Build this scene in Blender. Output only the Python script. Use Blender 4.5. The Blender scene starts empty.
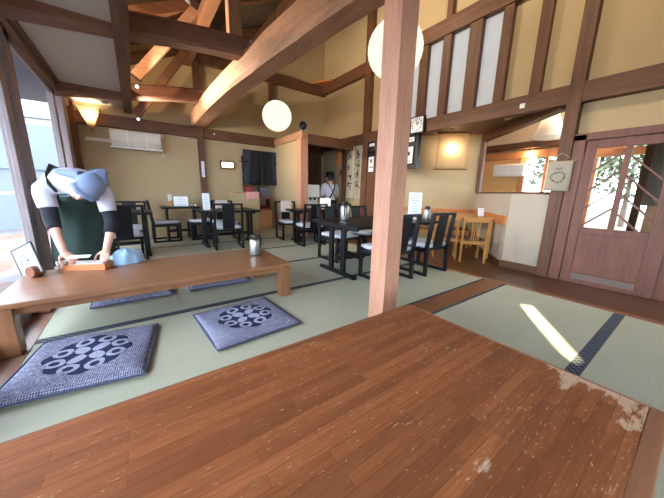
import bpy, bmesh, math, random
from mathutils import Vector, Matrix, Euler
random.seed(7)
PI = math.pi
S = bpy.context.scene
COL = S.collection

# ------------------------------------------------------------------ materials
def srgb(r, g, b):
    f = lambda c: (c/255/12.92) if c/255 <= .04045 else ((c/255+.055)/1.055)**2.4
    return (f(r), f(g), f(b), 1)

def new_mat(name):
    m = bpy.data.materials.new(name); m.use_nodes = True
    nt = m.node_tree; nt.nodes.clear()
    out = nt.nodes.new('ShaderNodeOutputMaterial')
    b = nt.nodes.new('ShaderNodeBsdfPrincipled')
    nt.links.new(b.outputs[0], out.inputs[0])
    return m, nt, b, out

def N(nt, t, **kw):
    n = nt.nodes.new(t)
    for k, v in kw.items(): setattr(n, k, v)
    return n

def mathn(nt, op, a, b=None, c=None):
    n = nt.nodes.new('ShaderNodeMath'); n.operation = op
    for i, v in enumerate((a, b, c)):
        if v is None: continue
        if isinstance(v, (int, float)): n.inputs[i].default_value = v
        else: nt.links.new(v, n.inputs[i])
    return n.outputs[0]

def mixc(nt, fac, a, b):
    n = nt.nodes.new('ShaderNodeMix'); n.data_type = 'RGBA'
    for sock, v in ((n.inputs[0], fac), (n.inputs[6], a), (n.inputs[7], b)):
        if isinstance(v, (int, float)): sock.default_value = v
        elif isinstance(v, tuple): sock.default_value = v
        else: nt.links.new(v, sock)
    return n.outputs[2]

def coords(nt, scale=(1,1,1), kind='Object'):
    tc = N(nt, 'ShaderNodeTexCoord'); mp = N(nt, 'ShaderNodeMapping')
    mp.inputs['Scale'].default_value = scale
    nt.links.new(tc.outputs[kind], mp.inputs[0])
    return mp.outputs[0]

def noise(nt, vec, scale, detail=4, rough=.6):
    n = N(nt, 'ShaderNodeTexNoise'); n.inputs['Scale'].default_value = scale
    n.inputs['Detail'].default_value = detail; n.inputs['Roughness'].default_value = rough
    nt.links.new(vec, n.inputs['Vector']); return n.outputs[0]

def ramp(nt, fac, lo, hi):
    n = N(nt, 'ShaderNodeMapRange'); n.inputs[1].default_value = lo; n.inputs[2].default_value = hi
    nt.links.new(fac, n.inputs[0]); return n.outputs[0]

def bump(nt, b, h, strength=.2, dist=.01):
    n = N(nt, 'ShaderNodeBump'); n.inputs['Strength'].default_value = strength; n.inputs['Distance'].default_value = dist
    nt.links.new(h, n.inputs['Height']); nt.links.new(n.outputs[0], b.inputs['Normal'])

def plain(name, col, rough=.6, metal=0, var=.06, spec=.5):
    m, nt, b, o = new_mat(name)
    v = noise(nt, coords(nt), 14)
    dark = tuple(c*(1-var*2) for c in col[:3])+(1,)
    nt.links.new(mixc(nt, v, dark, tuple(min(1, c*(1+var)) for c in col[:3])+(1,)), b.inputs['Base Color'])
    b.inputs['Roughness'].default_value = rough; b.inputs['Metallic'].default_value = metal
    b.inputs['Specular IOR Level'].default_value = spec
    return m

def wood(name, c1, c2, axis=0, rough=.5, grain=26, spec=.4):
    m, nt, b, o = new_mat(name)
    sc = [1, 1, 1]; sc[axis] = .07
    vec = coords(nt, tuple(sc))
    n1 = noise(nt, vec, grain, 6, .65); n2 = noise(nt, vec, grain*4.5, 3, .6); n3 = noise(nt, coords(nt), 2.2, 2)
    f = mathn(nt, 'MULTIPLY_ADD', n2, .45, mathn(nt, 'MULTIPLY', n1, .75))
    f = mathn(nt, 'MULTIPLY_ADD', n3, .3, f)
    nt.links.new(mixc(nt, ramp(nt, f, .45, 1.0), c1, c2), b.inputs['Base Color'])
    b.inputs['Roughness'].default_value = rough; b.inputs['Specular IOR Level'].default_value = spec
    bump(nt, b, f, .18, .004)
    return m

def plaster(name, col, var=.07):
    m, nt, b, o = new_mat(name)
    v = coords(nt); n1 = noise(nt, v, 1.6, 5); n2 = noise(nt, v, 160, 3)
    d = tuple(c*(1-2*var) for c in col[:3])+(1,)
    nt.links.new(mixc(nt, mathn(nt, 'MULTIPLY_ADD', n2, .5, mathn(nt, 'MULTIPLY', n1, .6)), d, tuple(c*(1+var) for c in col[:3])+(1,)), b.inputs['Base Color'])
    b.inputs['Roughness'].default_value = .95; b.inputs['Specular IOR Level'].default_value = .1
    bump(nt, b, n2, .25, .003)
    return m

def emit(name, col, strength):
    m = bpy.data.materials.new(name); m.use_nodes = True; nt = m.node_tree; nt.nodes.clear()
    o = nt.nodes.new('ShaderNodeOutputMaterial'); e = nt.nodes.new('ShaderNodeEmission')
    e.inputs[0].default_value = col; e.inputs[1].default_value = strength
    nt.links.new(e.outputs[0], o.inputs[0]); return m

def glass_mat(name, tint=(.96, .98, 1, 1), refl=.04):
    m = bpy.data.materials.new(name); m.use_nodes = True; nt = m.node_tree; nt.nodes.clear()
    o = nt.nodes.new('ShaderNodeOutputMaterial'); t = nt.nodes.new('ShaderNodeBsdfTransparent'); g = nt.nodes.new('ShaderNodeBsdfGlossy')
    t.inputs[0].default_value = tint; g.inputs['Roughness'].default_value = .03; g.inputs[0].default_value = (.2, .2, .2, 1)
    mx = nt.nodes.new('ShaderNodeMixShader')
    mx.inputs[0].default_value = refl; nt.links.new(t.outputs[0], mx.inputs[1]); nt.links.new(g.outputs[0], mx.inputs[2])
    nt.links.new(mx.outputs[0], o.inputs[0]); return m

def translucent(name, col, ribs=0):
    m = bpy.data.materials.new(name); m.use_nodes = True; nt = m.node_tree; nt.nodes.clear()
    o = nt.nodes.new('ShaderNodeOutputMaterial'); t = nt.nodes.new('ShaderNodeBsdfTranslucent'); d = nt.nodes.new('ShaderNodeBsdfDiffuse')
    v = noise(nt, coords(nt, (1, 1, .4)), 9, 5)
    c = mixc(nt, v, tuple(x*.85 for x in col[:3])+(1,), col)
    nt.links.new(c, t.inputs[0]); nt.links.new(c, d.inputs[0])
    mx = nt.nodes.new('ShaderNodeMixShader'); mx.inputs[0].default_value = .45
    nt.links.new(t.outputs[0], mx.inputs[1]); nt.links.new(d.outputs[0], mx.inputs[2]); nt.links.new(mx.outputs[0], o.inputs[0]); return m

def tatami_mat(name, axis, col):
    m, nt, b, o = new_mat(name)
    tc = N(nt, 'ShaderNodeTexCoord'); sx = N(nt, 'ShaderNodeSeparateXYZ'); nt.links.new(tc.outputs['Object'], sx.inputs[0])
    a, c = (sx.outputs[0], sx.outputs[1]) if axis == 0 else (sx.outputs[1], sx.outputs[0])
    w1 = mathn(nt, 'SINE', mathn(nt, 'MULTIPLY', a, 2*PI/.016))
    w2 = mathn(nt, 'SINE', mathn(nt, 'MULTIPLY', c, 2*PI/.006))
    sc = (1, .02, 1) if axis == 0 else (.02, 1, 1)
    n1 = noise(nt, coords(nt, sc), 120, 3); n2 = noise(nt, coords(nt), 1.3, 3)
    f = mathn(nt, 'MULTIPLY_ADD', w1, .05, mathn(nt, 'MULTIPLY_ADD', n1, .5, mathn(nt, 'MULTIPLY', n2, .45)))
    lo = tuple(x*.74 for x in col[:3])+(1,); hi = tuple(min(1, x*1.12) for x in col[:3])+(1,)
    nt.links.new(mixc(nt, ramp(nt, f, .1, .85), lo, hi), b.inputs['Base Color'])
    b.inputs['Roughness'].default_value = .5; b.inputs['Specular IOR Level'].default_value = .35
    bump(nt, b, mathn(nt, 'ADD', w1, mathn(nt, 'MULTIPLY', w2, .3)), .12, .002)
    return m

def heri_mat():
    m, nt, b, o = new_mat('tatami border cloth')
    ck = N(nt, 'ShaderNodeTexChecker'); ck.inputs['Scale'].default_value = 1
    nt.links.new(coords(nt, (45, 45, 45)), ck.inputs[0])
    ck.inputs[1].default_value = srgb(40, 43, 50); ck.inputs[2].default_value = srgb(88, 94, 106)
    nt.links.new(ck.outputs[0], b.inputs['Base Color']); b.inputs['Roughness'].default_value = .8
    return m

def plank_table_mat():
    m, nt, b, o = new_mat('worn plank table top')
    co = coords(nt)
    bk = N(nt, 'ShaderNodeTexBrick'); bk.offset = .37; bk.offset_frequency = 2; bk.squash = 1
    nt.links.new(co, bk.inputs[0])
    bk.inputs['Color1'].default_value = (0, 0, 0, 1); bk.inputs['Color2'].default_value = (1, 1, 1, 1); bk.inputs['Mortar'].default_value = (.5, .5, .5, 1)
    bk.inputs['Scale'].default_value = 1; bk.inputs['Mortar Size'].default_value = .0011; bk.inputs['Mortar Smooth'].default_value = .3
    bk.inputs['Brick Width'].default_value = .43; bk.inputs['Row Height'].default_value = .037
    tone = bk.outputs[0]
    vec = coords(nt, (.06, 1, 1))
    g1 = noise(nt, vec, 34, 6, .65); g2 = noise(nt, vec, 190, 3)
    f = mathn(nt, 'MULTIPLY_ADD', g2, .5, mathn(nt, 'MULTIPLY', g1, .6))
    base = mixc(nt, ramp(nt, f, .35, .85), srgb(120, 64, 35), srgb(178, 110, 68))
    base = mixc(nt, mathn(nt, 'MULTIPLY', tone, .62), base, srgb(98, 56, 34))
    # wear: small dashes of bare wood along the grain and larger rubbed patches
    wv = coords(nt, (.24, 1, 1))
    s1 = noise(nt, wv, 165, 3, .6); area = noise(nt, coords(nt), 3.2, 3)
    sx = N(nt, 'ShaderNodeSeparateXYZ'); nt.links.new(co, sx.inputs[0])
    right = ramp(nt, sx.outputs[0], -.6, .9)
    dash = ramp(nt, mathn(nt, 'MULTIPLY_ADD', area, .22, mathn(nt, 'MULTIPLY_ADD', right, .05, s1)), .785, .85)
    s2 = noise(nt, coords(nt, (.4, 1, 1)), 8.5, 8, .68)
    bl = mathn(nt, 'ABSOLUTE', mathn(nt, 'SUBTRACT', mathn(nt, 'MULTIPLY_ADD', sx.outputs[1], -.45, sx.outputs[0]), .42))
    band = mathn(nt, 'MAXIMUM', mathn(nt, 'SUBTRACT', 1, mathn(nt, 'MULTIPLY', bl, 5)), 0)
    nearside = ramp(nt, sx.outputs[1], .05, -.3)
    edge = mathn(nt, 'MULTIPLY', ramp(nt, sx.outputs[0], .66, .95), nearside)
    patch = mathn(nt, 'MULTIPLY_ADD', mathn(nt, 'MULTIPLY', band, nearside), .13, mathn(nt, 'MULTIPLY_ADD', edge, .21, s2))
    patch = ramp(nt, patch, .69, .73)
    wear = mathn(nt, 'MULTIPLY', mathn(nt, 'MAXIMUM', mathn(nt, 'MULTIPLY', dash, .6), mathn(nt, 'MULTIPLY', patch, .8)), 1)
    col = mixc(nt, wear, base, srgb(206, 172, 142))
    col = mixc(nt, mathn(nt, 'MULTIPLY', bk.outputs[1], .45), col, srgb(70, 34, 18))
    nt.links.new(col, b.inputs['Base Color'])
    rr = mathn(nt, 'MULTIPLY_ADD', wear, .35, mathn(nt, 'MULTIPLY_ADD', g1, .2, .40))
    nt.links.new(rr, b.inputs['Roughness']); b.inputs['Specular IOR Level'].default_value = .22
    bump(nt, b, mathn(nt, 'SUBTRACT', mathn(nt, 'MULTIPLY', g1, .3), mathn(nt, 'ADD', bk.outputs[1], mathn(nt, 'MULTIPLY', wear, .5))), .12, .002)
    return m

def cushion_mat():
    m, nt, b, o = new_mat('indigo woven cushion cloth')
    tc = N(nt, 'ShaderNodeTexCoord'); sx = N(nt, 'ShaderNodeSeparateXYZ'); nt.links.new(tc.outputs['Object'], sx.inputs[0])
    x, y = sx.outputs[0], sx.outputs[1]
    r = mathn(nt, 'SQRT', mathn(nt, 'ADD', mathn(nt, 'MULTIPLY', x, x), mathn(nt, 'MULTIPLY', y, y)))
    th = mathn(nt, 'ARCTAN2', y, x)
    lob = mathn(nt, 'ABSOLUTE', mathn(nt, 'COSINE', mathn(nt, 'MULTIPLY', th, 4)))
    R0 = mathn(nt, 'MULTIPLY_ADD', lob, .035, .172)                 # scalloped rim
    inside = mathn(nt, 'LESS_THAN', r, R0)
    def ring(rad_node, w):
        return mathn(nt, 'LESS_THAN', mathn(nt, 'ABSOLUTE', mathn(nt, 'SUBTRACT', r, rad_node)), w)
    # outer curls: eight loops
    a8 = mathn(nt, 'SUBTRACT', mathn(nt, 'FRACT', mathn(nt, 'MULTIPLY', th, 8/(2*PI))), .5)
    dx = mathn(nt, 'MULTIPLY', mathn(nt, 'MULTIPLY', a8, 2*PI/8), r); dy = mathn(nt, 'SUBTRACT', r, .148)
    dl = mathn(nt, 'SQRT', mathn(nt, 'ADD', mathn(nt, 'MULTIPLY', dx, dx), mathn(nt, 'MULTIPLY', dy, dy)))
    loops = mathn(nt, 'LESS_THAN', mathn(nt, 'ABSOLUTE', mathn(nt, 'SUBTRACT', dl, .034)), .0115)
    # four petals
    a4 = mathn(nt, 'SUBTRACT', mathn(nt, 'FRACT', mathn(nt, 'MULTIPLY', th, 4/(2*PI))), .5)
    px = mathn(nt, 'MULTIPLY', mathn(nt, 'MULTIPLY', a4, 2*PI/4), r); py = mathn(nt, 'SUBTRACT', r, .066)
    pw = mathn(nt, 'SQRT', mathn(nt, 'ADD', mathn(nt, 'MULTIPLY', mathn(nt, 'MULTIPLY', px, px), 1.5), mathn(nt, 'MULTIPLY', mathn(nt, 'MULTIPLY', py, py), .8)))
    petal = mathn(nt, 'LESS_THAN', pw, .040)
    light = mathn(nt, 'MAXIMUM', loops, petal)
    mask = mathn(nt, 'MULTIPLY', inside, mathn(nt, 'SUBTRACT', 1, light))
    n1 = noise(nt, coords(nt, (1, .35, 1)), 170, 2); n2 = noise(nt, coords(nt, (.4, 1, 1)), 70, 3)
    wv = mathn(nt, 'MULTIPLY', mathn(nt, 'ADD', mathn(nt, 'SINE', mathn(nt, 'MULTIPLY', x, 620)), mathn(nt, 'SINE', mathn(nt, 'MULTIPLY', y, 620))), .12)
    w = mathn(nt, 'ADD', mathn(nt, 'MULTIPLY_ADD', n1, .7, mathn(nt, 'MULTIPLY', n2, .4)), wv)
    base = mixc(nt, ramp(nt, w, .38, .8), srgb(72, 74, 98), srgb(182, 180, 202))
    dark = mixc(nt, ramp(nt, w, .4, .9), srgb(34, 38, 62), srgb(66, 70, 100))
    lightc = mixc(nt, ramp(nt, w, .3, .8), srgb(128, 130, 156), srgb(188, 186, 206))
    col = mixc(nt, inside, base, mixc(nt, light, dark, lightc))
    nt.links.new(col, b.inputs['Base Color']); b.inputs['Roughness'].default_value = .95; b.inputs['Specular IOR Level'].default_value = .1
    bump(nt, b, w, .35, .003)
    return m

DK1, DK2 = srgb(62, 39, 26), srgb(118, 78, 53)
M = {}
for ax, nm in ((0, 'x'), (1, 'y'), (2, 'z')):
    M['dark_'+nm] = wood('dark timber along '+nm, DK1, DK2, ax, .55)
    M['log_'+nm] = wood('hewn log timber along '+nm, srgb(126, 88, 66), srgb(192, 144, 112), ax, .6, 16)
    M['blk_'+nm] = wood('black stained wood along '+nm, srgb(5, 6, 8), srgb(15, 15, 19), ax, .45, 30, .3)
    M['tbl_'+nm] = wood('honey brown table wood along '+nm, srgb(106, 66, 42), srgb(152, 104, 72), ax, .33, 20)
    M['oak_'+nm] = wood('light oak chair wood along '+nm, srgb(160, 106, 48), srgb(206, 152, 84), ax, .4, 24)
    M['post_'+nm] = wood('reddish cedar post along '+nm, srgb(156, 106, 82), srgb(208, 152, 124), ax, .6, 22)
    M['door_'+nm] = wood('brown cedar door wood along '+nm, srgb(86, 50, 38), srgb(130, 84, 66), ax, .5, 20)
M['mid_x'] = wood('brown cross log timber', srgb(88,58,46), srgb(146,102,80), 0, .6, 16)
M['win_z'] = wood('weathered window wood upright', srgb(104, 92, 94), srgb(152, 136, 134), 2, .6)
M['win_y'] = wood('weathered window wood level', srgb(112, 84, 74), srgb(168, 134, 120), 1, .6)
M['floorboards'] = wood('dark polished hall floorboards', srgb(64, 36, 22), srgb(104, 64, 40), 1, .28, 14)
M['engawa'] = wood('sun-worn veranda boards', srgb(122, 82, 66), srgb(176, 134, 116), 1, .38, 12)
M['kamachi'] = wood('floor edge timber', srgb(116, 72, 46), srgb(160, 108, 74), 1, .35, 18)
M['strip'] = wood('board strip between mats', srgb(110, 66, 42), srgb(148, 94, 62), 0, .3, 18)
M['plank'] = plank_table_mat()
M['plaster'] = plaster('cream earthen plaster', srgb(182, 160, 124))
M['plaster_low'] = plaster('pale clay plaster', srgb(184, 172, 156))
M['plaster_white'] = plaster('white ceiling plaster', srgb(200, 194, 186), .05)
M['orange_wall'] = plaster('orange plaster', srgb(244, 198, 138), .05)
M['roofboard'] = wood('dark roof boarding', srgb(66, 56, 44), srgb(98, 84, 66), 0, .8)
M['tat_x'] = tatami_mat('rush matting woven one way', 1, srgb(192, 190, 166))
M['heri'] = heri_mat()
M['cushion'] = cushion_mat()
M['glass'] = glass_mat('window glass')
M['glass_inner'] = glass_mat('clear indoor glass', (.93, .95, .96, 1), 0.0)
M['shoji'] = translucent('white paper glazing', (.36, .37, .40, 1))
M['white'] = plain('white plastic', srgb(228, 226, 220), .4)
M['ivory'] = plain('ivory plastic', srgb(214, 206, 192), .45)
M['paper'] = plain('white paper', srgb(232, 232, 234), .8)
M['ink'] = plain('printed ink grey', srgb(128, 132, 146), .8)
M['black_ink'] = plain('black ink', srgb(32, 30, 30), .8)
M['seat_pad'] = plain('pale grey seat fabric', srgb(206, 204, 214), .85, 0, .05)
M['pink_pad'] = plain('pale pink cushion cloth', srgb(214, 190, 180), .85)
M['steel'] = plain('brushed steel', srgb(170, 168, 166), .34, 1, .03)
M['black'] = plain('black plastic', srgb(20, 20, 22), .4)
M['navy'] = plain('navy noren cloth', srgb(22, 24, 31), .95, 0, .15)
M['navy_band'] = plain('greyed navy cloth', srgb(50, 54, 64), .95, 0, .12)
M['linen'] = translucent('unbleached linen cloth', srgb(226, 216, 196))
M['pink'] = plain('pink towel cloth', srgb(224, 160, 154), .95)
M['red'] = plain('red lacquer', srgb(138, 36, 30), .35)
M['orange'] = plain('orange cloth', srgb(214, 138, 74), .9)
M['tray'] = wood('reddish tray wood', srgb(166, 92, 48), srgb(206, 136, 84), 0, .4)
M['blue_cloth'] = plain('pale blue dust cloth', srgb(150, 180, 206), .95, 0, .1)
M['skin'] = plain('skin', srgb(214, 164, 142), .55, 0, .04)
M['shirt'] = plain('white cotton shirt', srgb(196, 192, 204), .9, 0, .04)
M['black_cloth'] = plain('black knit sleeve', srgb(24, 25, 34), .9)
M['apron'] = plain('dark green apron cloth', srgb(34, 52, 46), .9, 0, .12)
M['scarf'] = plain('blue grey headscarf cloth', srgb(120, 134, 164), .95, 0, .08)
M['denim'] = plain('dark trousers cloth', srgb(40, 42, 54), .9)
M['hair'] = plain('black hair', srgb(28, 22, 20), .5)
M['carved'] = wood('carved brown panel', srgb(34, 22, 16), srgb(120, 88, 64), 1, .8, 34)
M['amber'] = plain('amber glass jar', srgb(196, 110, 50), .2)
M['clear'] = plain('milky plastic cup', srgb(206, 190, 176), .2)
M['gold_frame'] = wood('brown wooden frame', srgb(76, 48, 26), srgb(120, 84, 50), 0)
M['concrete'] = plaster('grey concrete', srgb(108, 114, 126), .12)
M['house'] = plaster('white render', srgb(226, 226, 222), .03)
M['rooftile'] = plain('grey roof tile', srgb(120, 124, 132), .6)
M['soil'] = None
M['leaf'] = plain('green leaf', srgb(70, 80, 44), .7, 0, .3)
M['bark'] = plain('tree bark', srgb(96, 80, 66), .9, 0, .2)
M['slats'] = wood('pale ceiling slats', srgb(206, 176, 140), srgb(232, 208, 176), 1, .7)
M['grey_screen'] = plain('grey reed screen', srgb(96, 92, 84), 1, 0, .15, .0)
M['orange_beam'] = wood('orange lit beam', srgb(176, 104, 62), srgb(214, 146, 98), 1, .5)
M['lamp_paper'] = None
M['floral'] = plain('grey printed fabric', srgb(150, 152, 160), .7, 0, .3)

M['lawn'] = plain('winter lawn', srgb(50, 52, 34), .95, 0, .25)
def soil():
    m, nt, b, o = new_mat('fallen leaf ground')
    v = coords(nt); n1 = noise(nt, v, 9, 6, .75); n2 = noise(nt, v, 1.1, 3)
    c = mixc(nt, ramp(nt, n1, .35, .7), srgb(48, 36, 32), srgb(104, 70, 54))
    c = mixc(nt, ramp(nt, n2, .45, .6), c, srgb(84, 82, 84))
    nt.links.new(c, b.inputs['Base Color']); b.inputs['Roughness'].default_value = .95; return m
M['soil'] = soil()

def lantern_mat():
    m = bpy.data.materials.new('lit paper globe'); m.use_nodes = True; nt = m.node_tree; nt.nodes.clear()
    o = nt.nodes.new('ShaderNodeOutputMaterial'); e = nt.nodes.new('ShaderNodeEmission')
    tc = N(nt, 'ShaderNodeTexCoord'); sx = N(nt, 'ShaderNodeSeparateXYZ'); nt.links.new(tc.outputs['Object'], sx.inputs[0])
    rib = mathn(nt, 'POWER', mathn(nt, 'ABSOLUTE', mathn(nt, 'SINE', mathn(nt, 'MULTIPLY', sx.outputs[2], PI/.034))), .35)
    e.inputs[0].default_value = (1, .87, .66, 1)
    nt.links.new(mathn(nt, 'MULTIPLY_ADD', rib, .14, .24), e.inputs[1])
    nt.links.new(e.outputs[0], o.inputs[0]); return m
M['lantern'] = lantern_mat()
M['bulb'] = emit('warm bulb', (1, .78, .5, 1), 40)
M['spot_lens'] = emit('cool spot lens', (.9, .95, 1, 1), 1.2)
M['glow_cloth'] = translucent('backlit tan cloth', srgb(236, 208, 164))
def sheer(name, col, see):
    m = translucent(name, col); nt = m.node_tree; o = [n for n in nt.nodes if n.type == 'OUTPUT_MATERIAL'][0]; src = o.inputs[0].links[0].from_socket
    t = nt.nodes.new('ShaderNodeBsdfTransparent'); mx = nt.nodes.new('ShaderNodeMixShader'); mx.inputs[0].default_value = see
    nt.links.new(src, mx.inputs[1]); nt.links.new(t.outputs[0], mx.inputs[2]); nt.links.new(mx.outputs[0], o.inputs[0]); return m
M['sheer_cloth'] = sheer('sheer tan cloth', srgb(240, 216, 176), .30)

# ------------------------------------------------------------------ mesh helpers
class MB:
    def __init__(s): s.bm = bmesh.new(); s.mi = 0
    def _f(s, vs):
        try:
            f = s.bm.faces.new(vs); f.material_index = s.mi; return f
        except ValueError: return None
    def hexa(s, p):
        v = [s.bm.verts.new(q) for q in p]
        for i in ((3,2,1,0),(4,5,6,7),(0,1,5,4),(1,2,6,5),(2,3,7,6),(3,0,4,7)): s._f([v[k] for k in i])
        return s
    def box(s, x0, x1, y0, y1, z0, z1):
        return s.hexa([(x0,y0,z0),(x1,y0,z0),(x1,y1,z0),(x0,y1,z0),(x0,y0,z1),(x1,y0,z1),(x1,y1,z1),(x0,y1,z1)])
    def bar(s, a, b, w, h, up=(0,0,1)):
        a, b = Vector(a), Vector(b); d = (b-a).normalized(); u = Vector(up)
        if abs(d.dot(u)) > .98: u = Vector((1,0,0))
        r = d.cross(u).normalized()*w/2; t = r.cross(d).normalized()*h/2
        return s.hexa([a-r-t, a+r-t, b+r-t, b-r-t, a-r+t, a+r+t, b+r+t, b-r+t])
    def loft(s, rings, cap=True):
        R = [[s.bm.verts.new(p) for p in r] for r in rings]; n = len(R[0])
        for a, b in zip(R, R[1:]):
            for i in range(n): s._f([a[i], a[(i+1)%n], b[(i+1)%n], b[i]])
        if cap: s._f(R[0][::-1]); s._f(R[-1])
        return s
    def tube(s, pts, rad, n=10, flat=1.0):
        pts = [Vector(p) for p in pts]; rings = []; prev = None
        for i, p in enumerate(pts):
            d = (pts[min(i+1, len(pts)-1)]-pts[max(i-1, 0)]).normalized()
            u = Vector((0,0,1)) if abs(d.z) < .9 else Vector((0,1,0))
            if prev is not None: u = prev
            r = d.cross(u).normalized(); u2 = r.cross(d).normalized(); prev = u2
            q = rad[i] if isinstance(rad, (list, tuple)) else rad
            rings.append([p+(r*math.cos(2*PI*k/n)+u2*math.sin(2*PI*k/n)*flat)*q for k in range(n)])
        return s.loft(rings)
    def lathe(s, prof, c=(0,0,0), n=24, sx=1, sy=1):
        c = Vector(c); rings = []
        for r, z in prof:
            rings.append([c+Vector((r*sx*math.cos(2*PI*k/n), r*sy*math.sin(2*PI*k/n), z)) for k in range(n)])
        return s.loft(rings)
    def ball(s, c, r, n=16, m=10, rot=None):
        if isinstance(r, (int, float)): r = (r, r, r)
        rot = rot or Matrix.Identity(3); c = Vector(c); rings = []
        for j in range(m+1):
            t = -PI/2+PI*(j+.0)/m; t = max(-PI/2+.06, min(PI/2-.06, t))
            rings.append([c+rot@Vector((r[0]*math.cos(t)*math.cos(2*PI*k/n), r[1]*math.cos(t)*math.sin(2*PI*k/n), r[2]*math.sin(t))) for k in range(n)])
        return s.loft(rings)
    def annulus(s, prof, c=(0,0,0), n=28):
        c = Vector(c); rings = [[c+Vector((r*math.cos(2*PI*k/n), r*math.sin(2*PI*k/n), z)) for k in range(n)] for r, z in prof+prof[:1]]
        s.loft(rings, cap=False); bmesh.ops.remove_doubles(s.bm, verts=s.bm.verts, dist=1e-6); return s
    def prism(s, poly, z0, z1):
        return s.loft([[Vector((x, y, z0)) for x, y in poly], [Vector((x, y, z1)) for x, y in poly]])
    def xf(s, mat):
        bmesh.ops.transform(s.bm, matrix=mat, verts=s.bm.verts); return s
    def build(s, name, mats, parent=None, bevel=0, smooth=False, loc=None, remesh=0, subd=0):
        bmesh.ops.recalc_face_normals(s.bm, faces=s.bm.faces)
        me = bpy.data.meshes.new(name); s.bm.to_mesh(me); s.bm.free()
        if not isinstance(mats, (list, tuple)): mats = [mats]
        for m in mats: me.materials.append(M[m] if isinstance(m, str) else m)
        if smooth:
            for p in me.polygons: p.use_smooth = True
        o = bpy.data.objects.new(name, me); COL.objects.link(o)
        if parent: o.parent = parent
        if loc: o.location = loc
        if remesh:
            r = o.modifiers.new('skin', 'REMESH'); r.mode = 'VOXEL'; r.voxel_size = remesh; r.use_smooth_shade = True
            q = o.modifiers.new('soft', 'SMOOTH'); q.iterations = 5; q.factor = .5
        if bevel:
            b = o.modifiers.new('edge', 'BEVEL'); b.width = bevel; b.segments = 2; b.limit_method = 'ANGLE'
        if subd:
            q = o.modifiers.new('sub', 'SUBSURF'); q.levels = subd; q.render_levels = subd
        return o

def tag(o, label, cat, group=None):
    o['label'] = label; o['category'] = cat
    if group: o['group'] = group
    return o
def struct(o, label=None):
    o['kind'] = 'structure'
    if label: o['label'] = label
    return o
def thing(name, label, cat, loc=(0,0,0), rz=0, group=None):
    o = bpy.data.objects.new(name, None); COL.objects.link(o); o.empty_display_size = .1
    o.location = loc; o.rotation_euler = (0, 0, rz); return tag(o, label, cat, group)
def dup(root, loc, rz, label, group=None):
    r = root.copy(); COL.objects.link(r); r.location = loc; r.rotation_euler = (0, 0, rz); r['label'] = label
    if group: r['group'] = group
    for ch in list(root.children):
        c = ch.copy(); COL.objects.link(c); c.parent = r
        for g in list(ch.children):
            d = g.copy(); COL.objects.link(d); d.parent = c
    return r
def lamp(name, kind, loc, energy, col=(1, .8, .58), size=.1, rot=None, spot=None):
    l = bpy.data.lights.new(name, kind); l.energy = energy; l.color = col
    if kind in ('POINT', 'SPOT'): l.shadow_soft_size = size
    if kind == 'SPOT' and spot: l.spot_size = spot; l.spot_blend = .6
    o = bpy.data.objects.new(name, l); COL.objects.link(o); o.location = loc
    if rot: o.rotation_euler = rot
    return o

XR, YF = 4.4, 6.65       # right wall, far wall
FZ = -.055               # boarded hall floor level
KZ = -.20                # kitchen floor level

# ------------------------------------------------------------------ camera
yaw, pitch, roll = (math.radians(a) for a in (35.89, 12.0, 1.25))
fwd = Vector((math.sin(yaw)*math.cos(pitch), math.cos(yaw)*math.cos(pitch), -math.sin(pitch)))
right = Vector((math.cos(yaw), -math.sin(yaw), 0)); up = right.cross(fwd)
r2 = right*math.cos(roll)+up*math.sin(roll); u2 = -right*math.sin(roll)+up*math.cos(roll)
cd = bpy.data.cameras.new('camera'); cam = bpy.data.objects.new('camera', cd); COL.objects.link(cam)
cd.sensor_width = 36; cd.lens = 268.5/664*36; cd.clip_start = .02
mw = Matrix((r2, u2, -fwd)).transposed().to_4x4(); mw.translation = (0, 0, 1.0); cam.matrix_world = mw
S.camera = cam

# ================================================================== the setting
# ---- floors
f = MB()
rowsY = [(-2.6,-1.61),(-1.61,-.65),(-.65,.295),(.295,1.235),(1.44,2.40),(2.40,3.40),(3.40,4.42),(4.42,5.40)]
for y0, y1 in rowsY:
    for x0, x1 in ((-.63,1.37),(1.37,3.36)):
        f.box(x0+.001, x1-.001, y0+.001, y1-.001, -.055, 0)
for x0, x1 in ((-.63,1.37),(1.37,2.94)): f.box(x0+.001, x1-.001, 5.401, 6.65, -.055, 0)
f.box(2.15, 2.94, 6.65, 7.3, -.055, 0)
f.box(-.63, 1.30, 1.235, 1.44, -.055, 0)
f.mi = 1
for y, w in ((-1.61,.066),(-.65,.066),(.295,.07),(2.40,.07),(3.40,.06),(4.42,.06),(5.40,.06)):
    f.box(-.63, 3.36 if y < 5.3 else 2.94, y-w/2, y+w/2, -.01, .0012)
f.box(1.30, 3.36, 1.205, 1.235, -.01, .0012); f.box(1.30, 3.36, 1.44, 1.47, -.01, .0012)
f.box(-.632, -.606, -2.6, 1.2, -.01, .001)
struct(f.build('floor', ['tat_x', 'heri']), 'pale green rush matting with dark cloth borders')
struct(MB().box(1.30, 3.36, 1.236, 1.439, -.055, .001).build('floor_board', 'strip', bevel=.002), 'brown board let in between the mats behind the pillar')
f = MB().box(3.46, 4.5, -2.6, 5.3, -.12, FZ); f.prism([(4.5,1.2),(6.1,2.92),(4.5,4.6)], -.12, FZ)
struct(f.build('floor_hall', 'floorboards'), 'dark boarded passage along the right wall')
struct(MB().box(3.361, 3.46, -2.6, 5.3, -.12, 0).build('trim_1', 'kamachi', bevel=.004), 'wooden edge of the matted platform')
f = MB()
for i in range(2): f.box(-.63-.005-(i+1)*.11, -.635-i*.11, -2.6, 6.6, -.055, -.004)
struct(f.build('floor_veranda', 'engawa', bevel=.002), 'narrow boards beside the glazed doors')
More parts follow.
